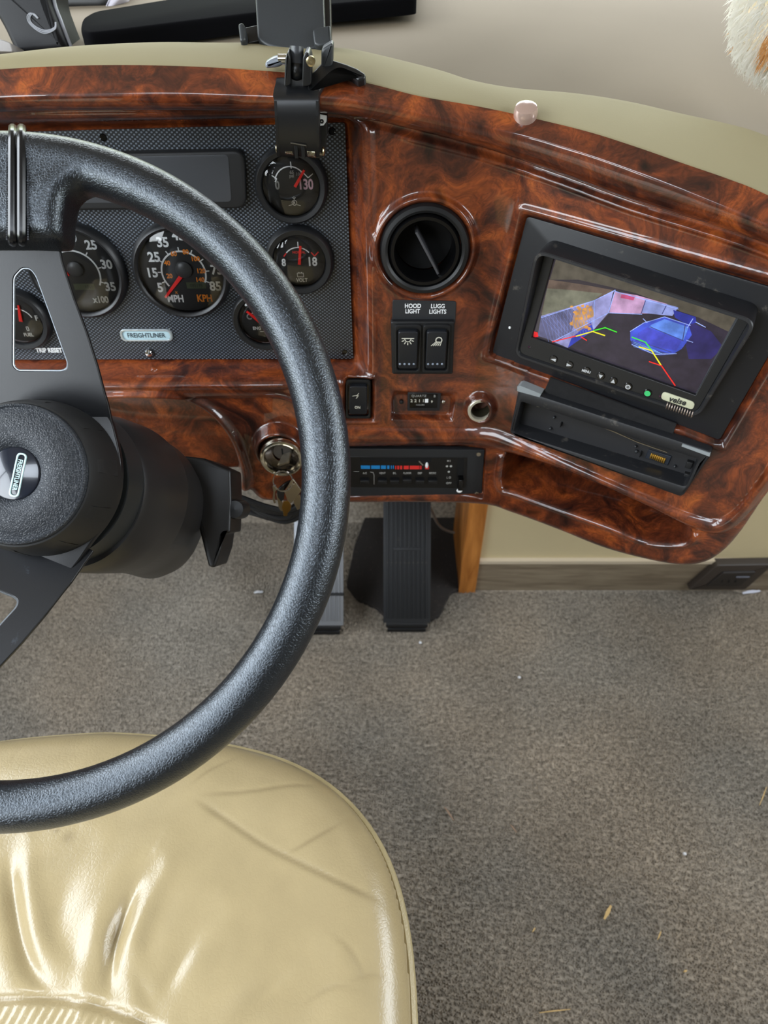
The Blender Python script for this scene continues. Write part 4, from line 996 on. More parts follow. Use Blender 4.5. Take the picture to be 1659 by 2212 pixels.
pic.append(('picture_sky', (82, 76, 66), c6([(436, 306), (1485, 650), (1400, 800), (1290, 700), (1110, 600), (900, 520), (740, 480), (560, 440), (396, 440)]), 0))
pic.append(('picture_wall', (98, 82, 72), c6([(392, 440), (470, 450), (600, 470), (760, 500), (740, 520), (650, 560), (345, 640)]), 1))
pic.append(('picture_grass', (112, 112, 96), c6([(380, 490), (520, 500), (700, 520), (650, 560), (348, 650)]), 2))
pic.append(('picture_ground', (44, 38, 52), c6([(740, 635), (930, 640), (1110, 610), (1260, 660), (1470, 760), (1238, 1098), (500, 835), (640, 740)]), 1))
pic.append(('picture_glow', (42, 36, 96), c6([(1200, 680), (1330, 740), (1400, 830), (1330, 900), (1200, 900), (1180, 800)]), 2))
pic.append(('picture_fence', (150, 150, 205), c6([(345, 650), (650, 560), (770, 500), (760, 520), (735, 632), (650, 730), (500, 835), (420, 800), (345, 760)]), 3))
pic.append(('picture_fence_shade', (92, 92, 128), c6([(345, 655), (520, 604), (560, 640), (520, 740), (440, 800), (325, 765)]), 4))
pic.append(('picture_leaves', (186, 142, 96), c6([(540, 620), (640, 590), (655, 650), (600, 680), (640, 700), (560, 740), (520, 700)]), 5))
pic.append(('picture_blue_post', (44, 60, 190), c6([(520, 780), (630, 680), (650, 730), (500, 835)]), 5))
pic.append(('picture_wall_far', (190, 150, 190), c6([(770, 508), (900, 530), (1075, 580), (1040, 636), (900, 636), (740, 632)]), 3))
pic.append(('picture_wall_blue', (140, 152, 214), c6([(950, 550), (1140, 600), (1105, 650), (930, 632)]), 4))
pic.append(('picture_red_glow', (200, 80, 130), c6([(810, 525), (890, 535), (880, 560), (805, 545)]), 5))
pic.append(('picture_truck', (40, 48, 150), c6([(1110, 615), (1240, 655), (1245, 690), (1190, 700), (1120, 660)]), 5))
pic.append(('picture_car', (62, 82, 205), c6([(862, 740), (940, 690), (1060, 655), (1200, 700), (1218, 760), (1160, 840), (1110, 870), (1000, 865), (900, 830), (862, 790)]), 6))
pic.append(('picture_windscreen', (96, 140, 235), c6([(985, 700), (1060, 668), (1200, 715), (1170, 790), (1060, 745), (970, 715)]), 7))
pic.append(('picture_hood', (66, 72, 190), c6([(905, 750), (960, 715), (1160, 795), (1130, 850), (1000, 830), (900, 790)]), 7))
pic.append(('picture_grille', (50, 60, 130), c6([(870, 790), (1000, 845), (1110, 872), (1030, 880), (930, 850), (868, 815)]), 8))
pic.append(('picture_red_corner', (235, 20, 30), c6([(305, 740), (325, 745), (330, 770), (300, 775)]), 6))
for nm, rgb, pts, lv in pic:
    z = sc_z + lv * .00006
    MB().poly(spx(pts, z), z).build(nm, em(nm, rgb), mo, smooth=0)
def strokes(nm, rgb, segs, w, lv):
    m = MB(); z = sc_z + lv * .00006
    for a, b in segs:
        p, q = spx(c6([a, b]), z); m.line(p, q, w * W_MM, z)
    m.build(nm, em(nm, rgb, 1.1), mo, smooth=0)
strokes('picture_rails', (150, 170, 240), [((345, 660), (650, 562)), ((650, 562), (775, 500)), ((410, 800), (735, 632)), ((735, 632), (775, 500)), ((655, 562), (650, 725)), ((775, 508), (1140, 610)), ((740, 632), (930, 640)), ((860, 740), (940, 690)), ((940, 690), (1060, 655)), ((1060, 655), (1210, 705)), ((870, 815), (1000, 872)), ((1000, 872), (1130, 868)), ((1240, 685), (1298, 716)), ((1190, 720), (1225, 665)), ((935, 665), (960, 690)), ((1185, 790), (1225, 803))], 1.6, 9)
strokes('picture_posts', (60, 66, 120), [((950, 560), (925, 635)), ((1070, 590), (1045, 640)), ((975, 712), (1170, 795)), ((890, 790), (1100, 860)), ((1180, 700), (1165, 790))], 1.8, 9)
_hl = []
for k in range(15):
    u = k / 14; a0_, a1_ = (345 + 305 * u, 655 - 92 * u), (430 + 215 * u, 800 - 62 * u)
    _hl.append((a0_, (a1_[0] - 40, a1_[1]))); 
    if k < 13: _hl.append((a0_, (min(a1_[0] + 40, 648), a1_[1] - 12)))
strokes('picture_chain_link', (110, 122, 178), _hl, .8, 6)
rg3 = random.Random(3)
for k in range(16):
    cx3, cy3 = rg3.uniform(520, 640), rg3.uniform(590, 730)
    pts3 = [(cx3 + rg3.uniform(7, 15) * cos(a3 * pi / 3), cy3 + rg3.uniform(6, 13) * sin(a3 * pi / 3)) for a3 in range(6)]
    z3 = sc_z + (7 + k % 3) * .00006; MB().poly(spx(c6(pts3), z3), z3).build('picture_leaf', em('picture_leaf_orange', (214, 150, 70)), mo, smooth=0)
strokes('picture_grille_bars', (120, 170, 240), [((880, 800 + j * 9), (1010 + j * 12, 850 + j * 6)) for j in range(4)], .9, 10)
for sg_ in ([((650, 735), (715, 718)), ((712, 716), (785, 744))], [((870, 772), (950, 802)), ((950, 802), (985, 850))]): strokes('guide_green', (60, 220, 40), sg_, 2.6, 11)
for sg_ in ([((545, 768), (650, 738)), ((645, 740), (716, 764))], [((910, 828), (985, 850)), ((985, 850), (1040, 936))]): strokes('guide_yellow', (240, 230, 30), sg_, 2.8, 12)
for sg_ in ([((408, 800), (548, 766))], [((575, 770), (610, 792))], [((970, 914), (1042, 938)), ((1042, 938), (1122, 1054))]): strokes('guide_red', (236, 40, 30), sg_, 2.6, 13)
MB().prism(spx(c6([(1484, 642), (1545, 655), (1290, 1135), (1240, 1100)]), .0088), .0070, .0088, .0004, 1).build('screen_side_bar', mat('side_bar', (58, 61, 66), .4), mo)
BZ = .0108
bz = [('left_arrow_button', 1196, 776), ('right_arrow_button', 1230, 788), ('menu_button', 1267, 801), ('down_button', 1298, 812), ('up_button', 1325, 823), ('source_button', 1357, 835), ('power_button', 1399, 849)]
for i, (nm, x, y) in enumerate(bz):
    c = wp(x, y, BZ); k = W_MM
    bobj = MB().lathe([(10 * k, BZ - .0006), (10 * k, BZ + .0002), (8.5 * k, BZ + .0008), (.0001, BZ + .0010)], 20, (c[0], c[1], 0)).build(nm, BLKG, mo)
    m = MB(); z = BZ + .0012; ww = em('button_white', (215, 222, 226), .7)
    if i == 0: m.add([(c[0] + 6 * k, c[1] + 4 * k, z), (c[0] + 6 * k, c[1] - 4 * k, z), (c[0] - 7 * k, c[1], z)], [(0, 1, 2)])
    elif i == 1: m.add([(c[0] - 6 * k, c[1] + 4 * k, z), (c[0] - 6 * k, c[1] - 4 * k, z), (c[0] + 7 * k, c[1], z)], [(0, 2, 1)])
    elif i == 2: text(m, 'MENU', c, 6 * k, z, bold=.03, sx=.9)
    elif i == 3: m.add([(c[0] - 5 * k, c[1] + 4 * k, z), (c[0] + 5 * k, c[1] + 4 * k, z), (c[0], c[1] - 6 * k, z)], [(0, 1, 2)])
    elif i == 4: m.add([(c[0] - 5 * k, c[1] - 4 * k, z), (c[0] + 5 * k, c[1] - 4 * k, z), (c[0], c[1] + 6 * k, z)], [(0, 1, 2)])
    elif i == 5: m.band(c, 3.4 * k, 6 * k, 0, 360, z, 4 * 5); m.line((c[0] - 2 * k, c[1]), (c[0] + 2 * k, c[1]), 1.6 * k, z)
    else: ww = em('power_green', (60, 205, 120), .9); m.add([(a_, b_, z) for a_, b_ in circ(c, 7 * k, 18)], [tuple(range(18))])
    m.build('button_symbol', ww, bobj, smooth=0)
for x, y in ((1143, 750), (1426, 856)):
    c = wp(x, y, BZ); MB().lathe([(3.5 * W_MM, BZ), (2 * W_MM, BZ + .0008), (.0001, BZ + .0009)], 14, (c[0], c[1], 0)).build('sensor_eye', mat('sensor_violet', (54, 30, 44), .2), mo)
q = [wp(x, y, BZ) for x, y in ((1432, 845), (1502, 869), (1497, 885), (1427, 861))]
MB().prism(rpoly(q, .0040, 6), BZ - .0003, BZ + .0008, .0003, 2).build('logo_plate', mat('logo_pale', (196, 196, 168), .35), mo)
m = MB(); ca = wp(1464.5, 865, BZ); text(m, 'veise', ca, 14 * W_MM, BZ + .0010, bold=.03, sx=.95, rot=0, shear=.15); m.build('lettering', mat('logo_dark', (40, 42, 40), .5), mo, smooth=0)

sp = thing('coil_spring', 'dull steel coil spring lying at the lower right monitor corner', 'spring', WF)
a, b = wp(1439, 877, .012), wp(1499, 898, .012); n_t = 11; pts = []
for k in range(n_t * 10 + 1):
    u = k / (n_t * 10); ang = u * n_t * 2 * pi; dx, dy = b[0] - a[0], b[1] - a[1]; L = sqrt(dx * dx + dy * dy); ux, uy = dx / L, dy / L
    pts.append((a[0] + dx * u - uy * .0036 * cos(ang), a[1] + dy * u + ux * .0036 * cos(ang), .0095 + .0036 * sin(ang)))
MB().tube(pts, .00065, 5).build('spring_coil', mat('old_steel', (150, 136, 126), .4, metal=.9), sp)

rd = thing('radio_sleeve', 'empty black radio slot frame, its faceplate missing, gold contacts showing', 'radio', WF)
O = rpoly(wpoly([(1121, 838), (1541, 974), (1474, 1073), (1101, 934)], .010), [.004, .005, .006, .006], 6)
I_ = rpoly(wpoly([(1127, 868), (1508, 992), (1481, 1050), (1110, 934)], .011), [.004, .004, .003, .002], 6)
MB().ring(O, I_, -.002, .0125, .0028, zin=-.011).build('sleeve_frame', BLKD, rd)
MB().prism(offset(ccw(I_), .001), -.014, -.010).build('sleeve_floor', mat('sleeve_floor', (36, 36, 38), .6), rd)
c8 = lambda x, y: (1100 + x / 3.606, 780 + y / 3.606)
def wq(x, y, z): p = c8(x, y); return wp(p[0], p[1], z)
m = MB(); m.tube([(*wq(215, 350, .008), .008), (*wq(420, 400, .0075), .0075), (*wq(640, 480, .006), .006), (*wq(820, 550, .004), .004), (*wq(1000, 630, .001), .001), (*wq(1230, 710, -.002), -.002)], .0007, 6); m.build('bent_wire', STEEL, rd)
m = MB(); m.box(*sorted((wq(150, 470, -.012)[0], wq(1260, 800, -.012)[0])), wq(700, 700, -.012)[1] - .0010, wq(700, 700, -.012)[1] + .0010, -.016, -.010); 
pa, pb = Vector(wq(150, 540, -.010)), Vector(wq(1330, 930, -.010)); 
m.line(tuple(pa), tuple(pb), .0020, -.0100); m.build('guide_rail', BLKD, rd)
MB().prism([wq(100, 530, -.006), wq(1340, 950, -.006), wq(1320, 1010, -.006), wq(70, 575, -.006)], -.016, -.006, .0006, 1).build('lower_step', DGREY, rd)
q = [wq(x, y, -.008) for x, y in ((1085, 690), (1265, 745), (1235, 815), (1058, 755))]
MB().prism(q, -.016, -.008, .0006, 1).build('connector', mat('connector_blue_black', (32, 38, 48), .45), rd)
for k in range(8):
    c = wq(1105 + k * 14.5, 740 + k * 5.4, -.007); MB().box(c[0] - .0009, c[0] + .0009, c[1] - .0032, c[1] + .0032, -.0082, -.0066, .0004).build('gold_pin', GOLD, rd)
for x, y, r_ in ((350, 440, .0014), (320, 525, .0016), (985, 665, .0014), (990, 705, .0018), (1290, 920, .0020), (1290, 820, .0014), (50, 500, .0012)):
    c = wq(x, y, -.008); MB().lathe([(r_, -.016), (r_, -.007), (r_ * .4, -.0062), (.0001, -.0060)], 12, (c[0], c[1], 0)).build('stud', DGREY, rd)
for x, y, w_, h_ in ((1400, 810, .006, .008), (1385, 900, .007, .007), (1390, 960, .006, .006), (400, 500, .0012, .005), (1020, 730, .0012, .006)):
    c = wq(x, y, -.006); MB().box(c[0] - w_ / 2, c[0] + w_ / 2, c[1] - h_ / 2, c[1] + h_ / 2, -.016, -.005, .0008).build('latch', BLKM, rd)

fp = thing('felt_plate', 'flat black felt mounting plate between the monitor and radio slot', 'plate', WF)
q = [wp(x, y, .002) for x, y in ((1189, 815), (1461, 916), (1452, 944), (1174, 848))]
MB().prism(q, .0004, .0028, .0004, 1).build('plate', FELT, fp)
for nm, pts in (('tape_piece', ((1124, 826), (1130, 824), (1175, 842), (1172, 849), (1124, 836))), ('tape_piece', ((1478, 948), (1538, 968), (1536, 975), (1476, 953)))):
    o = MB().prism([wp(x, y, .0030) for x, y in pts], .0005, .0132 if pts[0][0] > 1400 else .0128).build(nm, mat('grey_tape', (140, 146, 148), .6), fp)

# light sensor dome on the brow
p = hit(1133, 256, tuple(dashP(*inv([(1133, 256)], .016)[0], .016)), (0, -.7, .7))
s_, t_ = inv([(1133, 262)], .014)[0]; o = dashP(s_, t_, .014); KF = Fr(o, (1, -.2, 0), (0, .93, .35))
kn = thing('sensor_knob', 'small pinkish domed button standing on the right brow of dash', 'knob', KF)
MB().lathe([(.0098, -.004), (.0100, .001), (.0098, .0036), (.0088, .0058), (.0060, .0072), (.0001, .0077)], 32, (0, .004, .004)).build('dome', mat('pinkish_dome', (176, 150, 138), .22, metal=.35, coat=.6), kn)

# ================================================================== steering wheel
RIM_C = pdepth(3, 1032, .4535)
tl_ = radians(1.8)
WHF = Fr(RIM_C, RX, UX * cos(tl_) + FX * sin(tl_))
R_OUT, R_T = .2285, .0163; RC = R_OUT - R_T
wl = lambda x, y, z=0.0: WHF.l(x, y, z)
sw = thing('steering_wheel', 'black grained steering wheel turned sideways in front of the gauges', 'steering wheel', WHF)
AX = radians(-11)                       # mirror axis of the wheel as it is turned
def mirror(p):
    a = atan2(p[1], p[0]); r = sqrt(p[0] ** 2 + p[1] ** 2); b = 2 * AX - a; return (r * cos(b), r * sin(b))
# rim with swollen grips over the spokes: union of a ring and two rounded blocks, fused and smoothed
m = MB(); m.tube([(RC * cos(a), RC * sin(a), 0) for a in np.linspace(0, 2 * pi, 160, endpoint=False)], R_T, 24, closed=True)
hw = lambda x, y: Vector(wl(x, y, .004))
gc = [wl(x, y, .004) for x, y in ((-92, 290), (30, 283), (110, 290), (185, 305), (235, 350), (210, 396), (172, 408), (150, 428), (141, 470), (136, 523), (60, 518), (-80, 518), (-92, 470), (-98, 420))]
# keep the block inside the outer edge of the rim
gc2 = []
for x, y in gc:
    r = sqrt(x * x + y * y)
    if r > R_OUT - .004: x, y = x * (R_OUT - .004) / r, y * (R_OUT - .004) / r
    gc2.append((x, y))
blk = MB().prism(rpoly(gc2, .006, 4), -.013, .0155, .0105, 6)
blk.v = [(x, y, z - max(0, (.19 - sqrt(x * x + y * y))) * .12) for x, y, z in blk.v]
n0 = len(m.v); m.add(blk.v, blk.f)
mv = [(*mirror((v[0], v[1])), v[2]) for v in blk.v]; m.add(mv, [tuple(reversed(f)) for f in blk.f])
me = bpy.data.meshes.new('rim'); me.from_pydata(m.v, [], m.f)
tmp = bpy.data.objects.new('tmp_rim', me); COL.objects.link(tmp)
md = tmp.modifiers.new('r', 'REMESH'); md.mode = 'VOXEL'; md.voxel_size = .0019; md.use_smooth_shade = True
ms = tmp.modifiers.new('s', 'SMOOTH'); ms.factor = .5; ms.iterations = 16
dg = bpy.context.evaluated_depsgraph_get(); dg.update()
me2 = bpy.data.meshes.new_from_object(tmp.evaluated_get(dg)); bpy.data.objects.remove(tmp)
me2.name = 'rim'; me2.materials.clear(); rim_o = link('rim', me2, RIMM, sw, smooth=0)
me2.polygons.foreach_set('use_smooth', np.ones(len(me2.polygons), bool))
# leather sleeves and piping over each grip
def grip_details(fn, par):
    for nm, xs_ in (('piping', (27, 26)), ('piping', (46, 46))):
        path = []
        for y, z in ((276, -.010), (278, .000), (284, .0085), (296, .0135), (330, .0158), (380, .0158), (430, .0150), (480, .0138), (510, .0120), (520, .0060), (522, -.004)):
            x_ = xs_[0] + (xs_[1] - xs_[0]) * (y - 276) / 246; p_ = wl(x_, y, z); q_ = fn(p_); path.append((q_[0], q_[1], z - .0008))
        MB().tube(spl(path, 4), .0030, 10).build(nm, mat('gloss_leather_black', (16, 17, 20), .25), par)
    m_ = MB()
    for x_ in (15, 61):
        for k in range(44):
            y = 292 + k * 5.2; z = .0148 - max(0, (y - 400)) * .000018
            a_, b_ = fn(wl(x_, y, z)), fn(wl(x_, y + 3.4, z)); m_.tube([(a_[0], a_[1], z + .0003), (b_[0], b_[1], z + .0003)], .00045, 5)
    o = m_.build('stitching', mat('stitch_grey', (66, 68, 74), .5), par); o['kind'] = 'stuff'
grip_details(lambda p: p, rim_o); grip_details(mirror, rim_o)

# spokes and hub plate: pressed black metal, the spokes sloping in towards the rim
SPF = Fr(WHF.w(0, 0, -.060), WHF.x, WHF.y)
tilt_a = math.atan2(.046, .115)
SUF = Fr(WHF.w(0, .050, -.058), WHF.x, WHF.y * cos(tilt_a) + WHF.z * sin(tilt_a))
def s_up(pts): return [SUF.l(x, y) for x, y in pts]
U_OUT = [(-100, 520), (129, 528), (136, 566), (160, 640), (188, 715), (212, 790), (228, 850), (235, 872), (244, 914), (253, 952), (-60, 952), (-100, 800)]
U_HOLE = [(31, 598), (50, 578), (68, 580), (80, 596), (148, 783), (146, 797), (134, 801), (40, 800), (30, 790)]
m = MB(); up_o = rpoly(s_up(U_OUT), .0015, 2); up_h = rpoly(s_up(U_HOLE), .003, 3)
solid(m, [up_o, up_h], -.0016, .0016, .0007)
ml = []
Minv = WHF.M.inverted() @ SUF.M
v_up = [tuple(Minv @ Vector(v)) for v in m.v]
MB().add(v_up, m.f).build('spoke', SPOKE, sw, smooth=30)
MB().add([(*mirror((v[0], v[1])), v[2]) for v in v_up], [tuple(reversed(f)) for f in m.f]).build('spoke', SPOKE, sw, smooth=30)
hp = [(244, 905), (258, 960), (265, 1000), (266, 1035), (257, 1083), (235, 1130), (200, 1172), (172, 1214), (150, 1240), (40, 1270), (-80, 1230), (-130, 1040), (-80, 900), (60, 860), (200, 870)]
MB().prism(rpoly([SPF.l(x, y) for x, y in hp], .006, 3), -.0015, .0035, .001).build('hub_plate', SPOKE, sw, matrix=WHF.M.inverted() @ SPF.M)
for fn in (lambda p: p, mirror):
    path = [tuple(Minv @ Vector((x, y, .0004))) for x, y in up_h]; path = [(*fn((p[0], p[1])), p[2]) for p in path]
    MB().tube(path, .0009, 6, closed=True).build('hole_edge', mat('worn_edge', (150, 158, 166), .3, metal=.8), sw)
# hub: ribbed rubber drum and pebbled horn cap
ha = WHF.l(31, 1024, -.0155); hb = WHF.l(99, 1033, -.060)
hx, hy = (ha[0] + hb[0]) / 2, (ha[1] + hb[1]) / 2
cz = (hx, hy, 0)
MB().lathe([(.0572, -.060), (.0568, -.050), (.0545, -.036), (.0515, -.024), (.0498, -.0205), (.0486, -.0200)], 80, cz).build('hub_drum', mat('hub_rubber', (22, 22, 22), .55, dirt=((60, 54, 44), 14, .56, .5)), sw)
MB().lathe([(.0486, -.0215), (.0478, -.0170), (.0465, -.0160), (.0455, -.0172), (.0440, -.0168), (.0400, -.0140), (.0330, -.0110), (.0280, -.0104), (.0220, -.0122), (.0184, -.0150), (.0176, -.0165)], 80, cz).build('horn_cap', HUBM, sw)
ridge = MB()
for k in range(10):
    a = k / 10 * 2 * pi + .12; m3 = Matrix.Translation((hx, hy, 0)) @ Matrix.Rotation(a, 4, 'Z')
    i0 = len(ridge.v); ridge.loft([[(.0560, -.006, -.048), (.0560, .006, -.048), (.0568, .006, -.050), (.0568, -.006, -.050)], [(.0532, -.0045, -.029), (.0532, .0045, -.029), (.0520, .0045, -.0265), (.0520, -.0045, -.0265)]]); ridge.v[i0:] = [tuple(m3 @ Vector(v)) for v in ridge.v[i0:]]
ro = ridge.build('drum_rib', mat('hub_rubber', (22, 22, 22), .55), sw); ro['kind'] = 'stuff'
emb = MB().lathe([(.0178, -.0175), (.0178, -.0152), (.0168, -.0147), (.0001, -.0141)], 56, cz).build('emblem_disc', mat('emblem_blue_black', (22, 28, 40), .18, coat=.5), sw)
mt_ = Matrix.Translation((hx, hy, 0)) @ Matrix.Rotation(radians(-101), 4, 'Z') @ Matrix.Translation((.0005, .0035, 0))
def oval(w, h): return rpoly([(-w / 2, -h / 2), (w / 2, -h / 2), (w / 2, h / 2), (-w / 2, h / 2)], h * .49, 7)
MB().ring(oval(.0300, .0068), oval(.0278, .0048), -.0146, -.0136, .0002).xf(mt_).build('emblem_ring', mat('emblem_pale', (196, 226, 226), .4), emb)
m = MB(); text(m, 'FREIGHTLINER', (0, 0), .0030, -.0138, bold=.01, sx=.76); m.xf(mt_).build('lettering', mat('emblem_pale', (196, 226, 226), .4), emb, smooth=0)

# ================================================================== steering column
ax_w = WHF.w(hx, hy, 0)
CLF = Fr(ax_w, WHF.x, WHF.y)
co = thing('steering_column', 'smooth black steering column shroud running from hub to dash', 'steering column', CLF)
dz = lambda d: -(d - .4535)
def rings(spec, n=72):
    out = []
    for d, r, ox, oy, ry in spec: out.append([(ox + r * cos(2 * pi * i / n), oy + (r if sin(2 * pi * i / n) > 0 else ry) * sin(2 * pi * i / n), dz(d)) for i in range(n)])
    return out
MB().loft(rings([(.521, .050, 0, 0, .050), (.521, .0585, 0, 0, .0600), (.552, .0598, .001, 0, .064)]), cap0=False, cap1=False).build('collar', mat('collar_grey', (34, 37, 38), .42), co)
MB().loft(rings([(.548, .045, 0, 0, .050), (.548, .0600, .001, -.002, .0660), (.552, .0615, .002, -.003, .0680), (.60, .0655, .003, -.003, .0720), (.640, .0665, .003, -.003, .0740)]), cap0=False, cap1=False).build('upper_shroud', SHROUD, co)
MB().loft(rings([(.640, .0655, .003, -.003, .0730), (.642, .0645, .003, -.003, .0725), (.70, .0620, .003, -.004, .0780), (.735, .0560, .003, -.006, .082), (.77, .050, .003, -.006, .080)]), cap0=False, cap1=True).build('lower_shroud', SHROUD, co)
BF = Fr(pdepth(465, 1100, .735), RX, UX)
br_ = thing('column_bracket', 'black finned bracket with a tilt knob under the column', 'bracket', BF)
pts = [BF.l(x, y) for x, y in ((398, 985), (442, 990), (500, 1015), (502, 1085), (499, 1152), (484, 1152), (480, 1185), (466, 1226), (452, 1224), (432, 1144), (424, 1100), (398, 1060))]
MB().prism(rpoly(pts, .003, 3), -.05, .004, .003).build('bracket_plate', mat('bracket_black', (14, 13, 14), .42), br_)
c = BF.l(508, 1100); MB().lathe([(.0105, -.03), (.0105, -.002), (.009, .003), (.0001, .004)], 24, (c[0], c[1], 0)).build('tilt_knob', BLK, br_)

# ================================================================== pedals
def pedal(name, label, xl, xr, foot_y, ang, length, w, mrub, mplate, ox=0, seam=None):
    y0 = foot_y
    o = Vector(((xl + xr) / 2, y0, .035)); f = Fr(o, (1, ox, 0), (0, cos(ang), sin(ang)))
    t = thing(name, label, 'pedal', f)
    MB().box(-w / 2, w / 2, 0, length, -.010, -.001, .002).build('pedal_plate', mplate, t)
    pad = MB(); pad.box(-w / 2 - .001, w / 2 + .001, -.002, length, -.003, .004, .0012)
    pad.build('rubber_pad', mrub, t)
    n = 10
    base = MB().box(-.0016, .0016, .008, length - .006, .0035, .0066, .0008)
    me_ = None
    for k in range(n):
        x = -w / 2 + .008 + (w - .016) * k / (n - 1)
        if me_ is None:
            o1 = base.build('rib', mrub, t); me_ = o1.data
        else:
            o1 = bpy.data.objects.new('rib', me_); COL.objects.link(o1); o1.parent = t
        o1.location = (x, 0, 0)
    if seam:
        MB().prism(rpoly([(-w * .30, seam - .0035), (w * .30, seam - .0035), (w * .30, seam + .0035), (-w * .30, seam + .0035)], .003), .004, .0075, .0006).build('name_oval', mrub, t)
    MB().lathe([(.009, -w * .45), (.009, w * .45)], 20, cap0=True, cap1=True).xf(Matrix.Translation((0, -.004, -.006)) @ Matrix.Rotation(radians(90), 4, 'Y')).build('hinge', BLKM, t)
    MB().box(-w * .42, w * .42, -.004, .03, -.030, -.020, .002).xf(Matrix.Rotation(-ang, 4, 'X')).build('floor_bracket', BLKM, t)
    return t
ang = radians(48)
pF = hit(829, 1352, (0, .86, .035), (0, -sin(ang), cos(ang))); pR = hit(928, 1352, (0, .86, .035), (0, -sin(ang), cos(ang)))
FY = pF.y
pedal('accelerator_pedal', 'black ribbed rubber accelerator pedal hinged on the carpet', pF.x, pR.x, FY, ang, .33, pR.x - pF.x, RUBBER, BLKM, seam=.150)
pB = hit(640, 1362, (0, .86, .035), (0, -sin(ang), cos(ang))); pC = hit(742, 1362, (0, .86, .035), (0, -sin(ang), cos(ang)))
bp_ = pedal('brake_pedal', 'grey metal brake pedal with ribs, half behind the wheel rim', pB.x, pC.x, pB.y, ang, .33, pC.x - pB.x, ALU, ALU, seam=None)
w_ = pC.x - pB.x
MB().box(-w_ / 2 - .002, w_ / 2 + .002, .060, .066, -.002, .0085, .001).build('pad_divider', BLKM, bp_)

cb = thing('floor_cable', 'thin pale cable looping down behind the accelerator pedal', 'cable', None, None, (0, 0, 0))
p = [hit(x, y, (0, 1.10, 0), (0, 1, 0)) for x, y in ((925, 1085), (945, 1130), (965, 1146), (990, 1152), (1010, 1155))]
MB().tube(spl([tuple(q) for q in p], 5), .0030, 8).build('cable_run', mat('pale_cable', (150, 140, 130), .5), cb)
hn = thing('wiring_bundle', 'bundle of black wires slung below the ignition switch', 'wiring', None, None, (0, 0, 0))
for k in range(7):
    jj = rng.uniform(-6, 6, 6); pts = [pdepth(x, y + k * 4.0 + jj[i_], .90 + k * .010) for i_, (x, y) in enumerate(((470, 1060), (530, 1078), (575, 1098), (615, 1104), (645, 1088), (680, 1050)))]
    MB().tube(spl([tuple(q) for q in pts], 5), .0038, 8).build('wire', mat('wire_black', (11, 11, 12), .6), hn)
# column support under the dash, carrying bundle and pedals out of sight
# outlet box on the baseboard
ob_ = [hit(x, y, (0, YW - .012, 0), (0, 1, 0)) for x, y in ((1484, 1267), (1545, 1214), (1668, 1212), (1606, 1267))]
OF = Fr(ob_[0], (1, 0, 0), (0, 0, 1)); ot = thing('wall_outlet', 'dark brown outlet box on the baseboard under the dash wing', 'outlet', OF)
q = [((p_ - ob_[0]).x, (p_ - ob_[0]).z) for p_ in ob_]
MB().prism(rpoly(q, .004), -.010, .010, .003).build('outlet_plate', mat('outlet_brown', (60, 52, 46), .5), ot)
cxm = sum(v[0] for v in q) / 4; czm = sum(v[1] for v in q) / 4; q2 = [(cxm + (v[0] - cxm) * .58, czm + (v[1] - czm) * .55) for v in q]
MB().prism(rpoly(q2, .003), .008, .0145, .001).build('outlet_cover', mat('outlet_dark', (44, 39, 36), .5), ot)
MB().box(cxm + .006, cxm + .034, czm + .0075, czm + .0105, .014, .0165, .0006).build('outlet_latch', mat('outlet_latch', (104, 106, 116), .4), ot)
for dx in (-.018, -.004, .010): MB().box(cxm + dx - .0016, cxm + dx + .0016, czm - .009, czm - .002, .0142, .0150).build('slot', BLKM, ot)

# dark sheet standing in for the under-dash shade around the pedals
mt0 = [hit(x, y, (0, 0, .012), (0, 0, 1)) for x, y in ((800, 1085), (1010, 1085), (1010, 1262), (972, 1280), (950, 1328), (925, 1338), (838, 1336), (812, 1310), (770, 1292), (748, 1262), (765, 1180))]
MF = Fr(mt0[0], (1, 0, 0), (0, 1, 0)); rm = thing('floor_mat', 'dark rubber mat on the carpet beneath and behind the pedals', 'mat', MF)  # no real mat: dark sheet standing in for the under-dash shade
MB().prism(rpoly([((p_ - mt0[0]).x, (p_ - mt0[0]).y) for p_ in mt0], .006), -.011, .0, .002).build('mat_sheet', mat('mat_dark', (44, 40, 37), .95, bump=(300, .5, .001), dirt=((74, 62, 58), 90, .56, .6)), rm)  # shade stand-in sheet, its dark colour is the under-dash shade
# ================================================================== driver's seat
ZS = .52
xc = -.300
R_E = [(500, 1603), (620, 1636), (720, 1694), (790, 1768), (838, 1852), (866, 1945), (882, 2040), (889, 2130), (890, 2212), (893, 2330)]
front_px = [(215, 1575), (300, 1579), (400, 1588)]
pr = [hit(x, y, (0, 0, ZS - .012), (0, 0, 1)) for x, y in front_px + R_E]
right = [(p.x - xc, p.y) for p in pr]
right[-1] = (right[-2][0] + .001, right[-1][1])
hwid = right[-1][0]; right += [(hwid, -.10), (hwid - .004, -.22), (hwid - .03, -.31), (hwid - .10, -.34)]
poly_ = [(xc + a, b) for a, b in right] + [(xc - a, b) for a, b in reversed(right)]
sp_ = np.array(spl(poly_, 8, True) + [poly_[0]]); al_ = np.concatenate([[0], np.cumsum(np.hypot(*np.diff(sp_, axis=0).T))]); uu_ = np.linspace(0, al_[-1], 181)[:-1]
sp_ = [(float(a), float(b)) for a, b in zip(np.interp(uu_, al_, sp_[:, 0]), np.interp(uu_, al_, sp_[:, 1]))]
for _ in range(6): sp_ = [((sp_[i - 1][0] + 2 * sp_[i][0] + sp_[(i + 1) % 180][0]) / 4, (sp_[i - 1][1] + 2 * sp_[i][1] + sp_[(i + 1) % 180][1]) / 4) for i in range(180)]
SO = np.array(sp_)
st_ = .0022
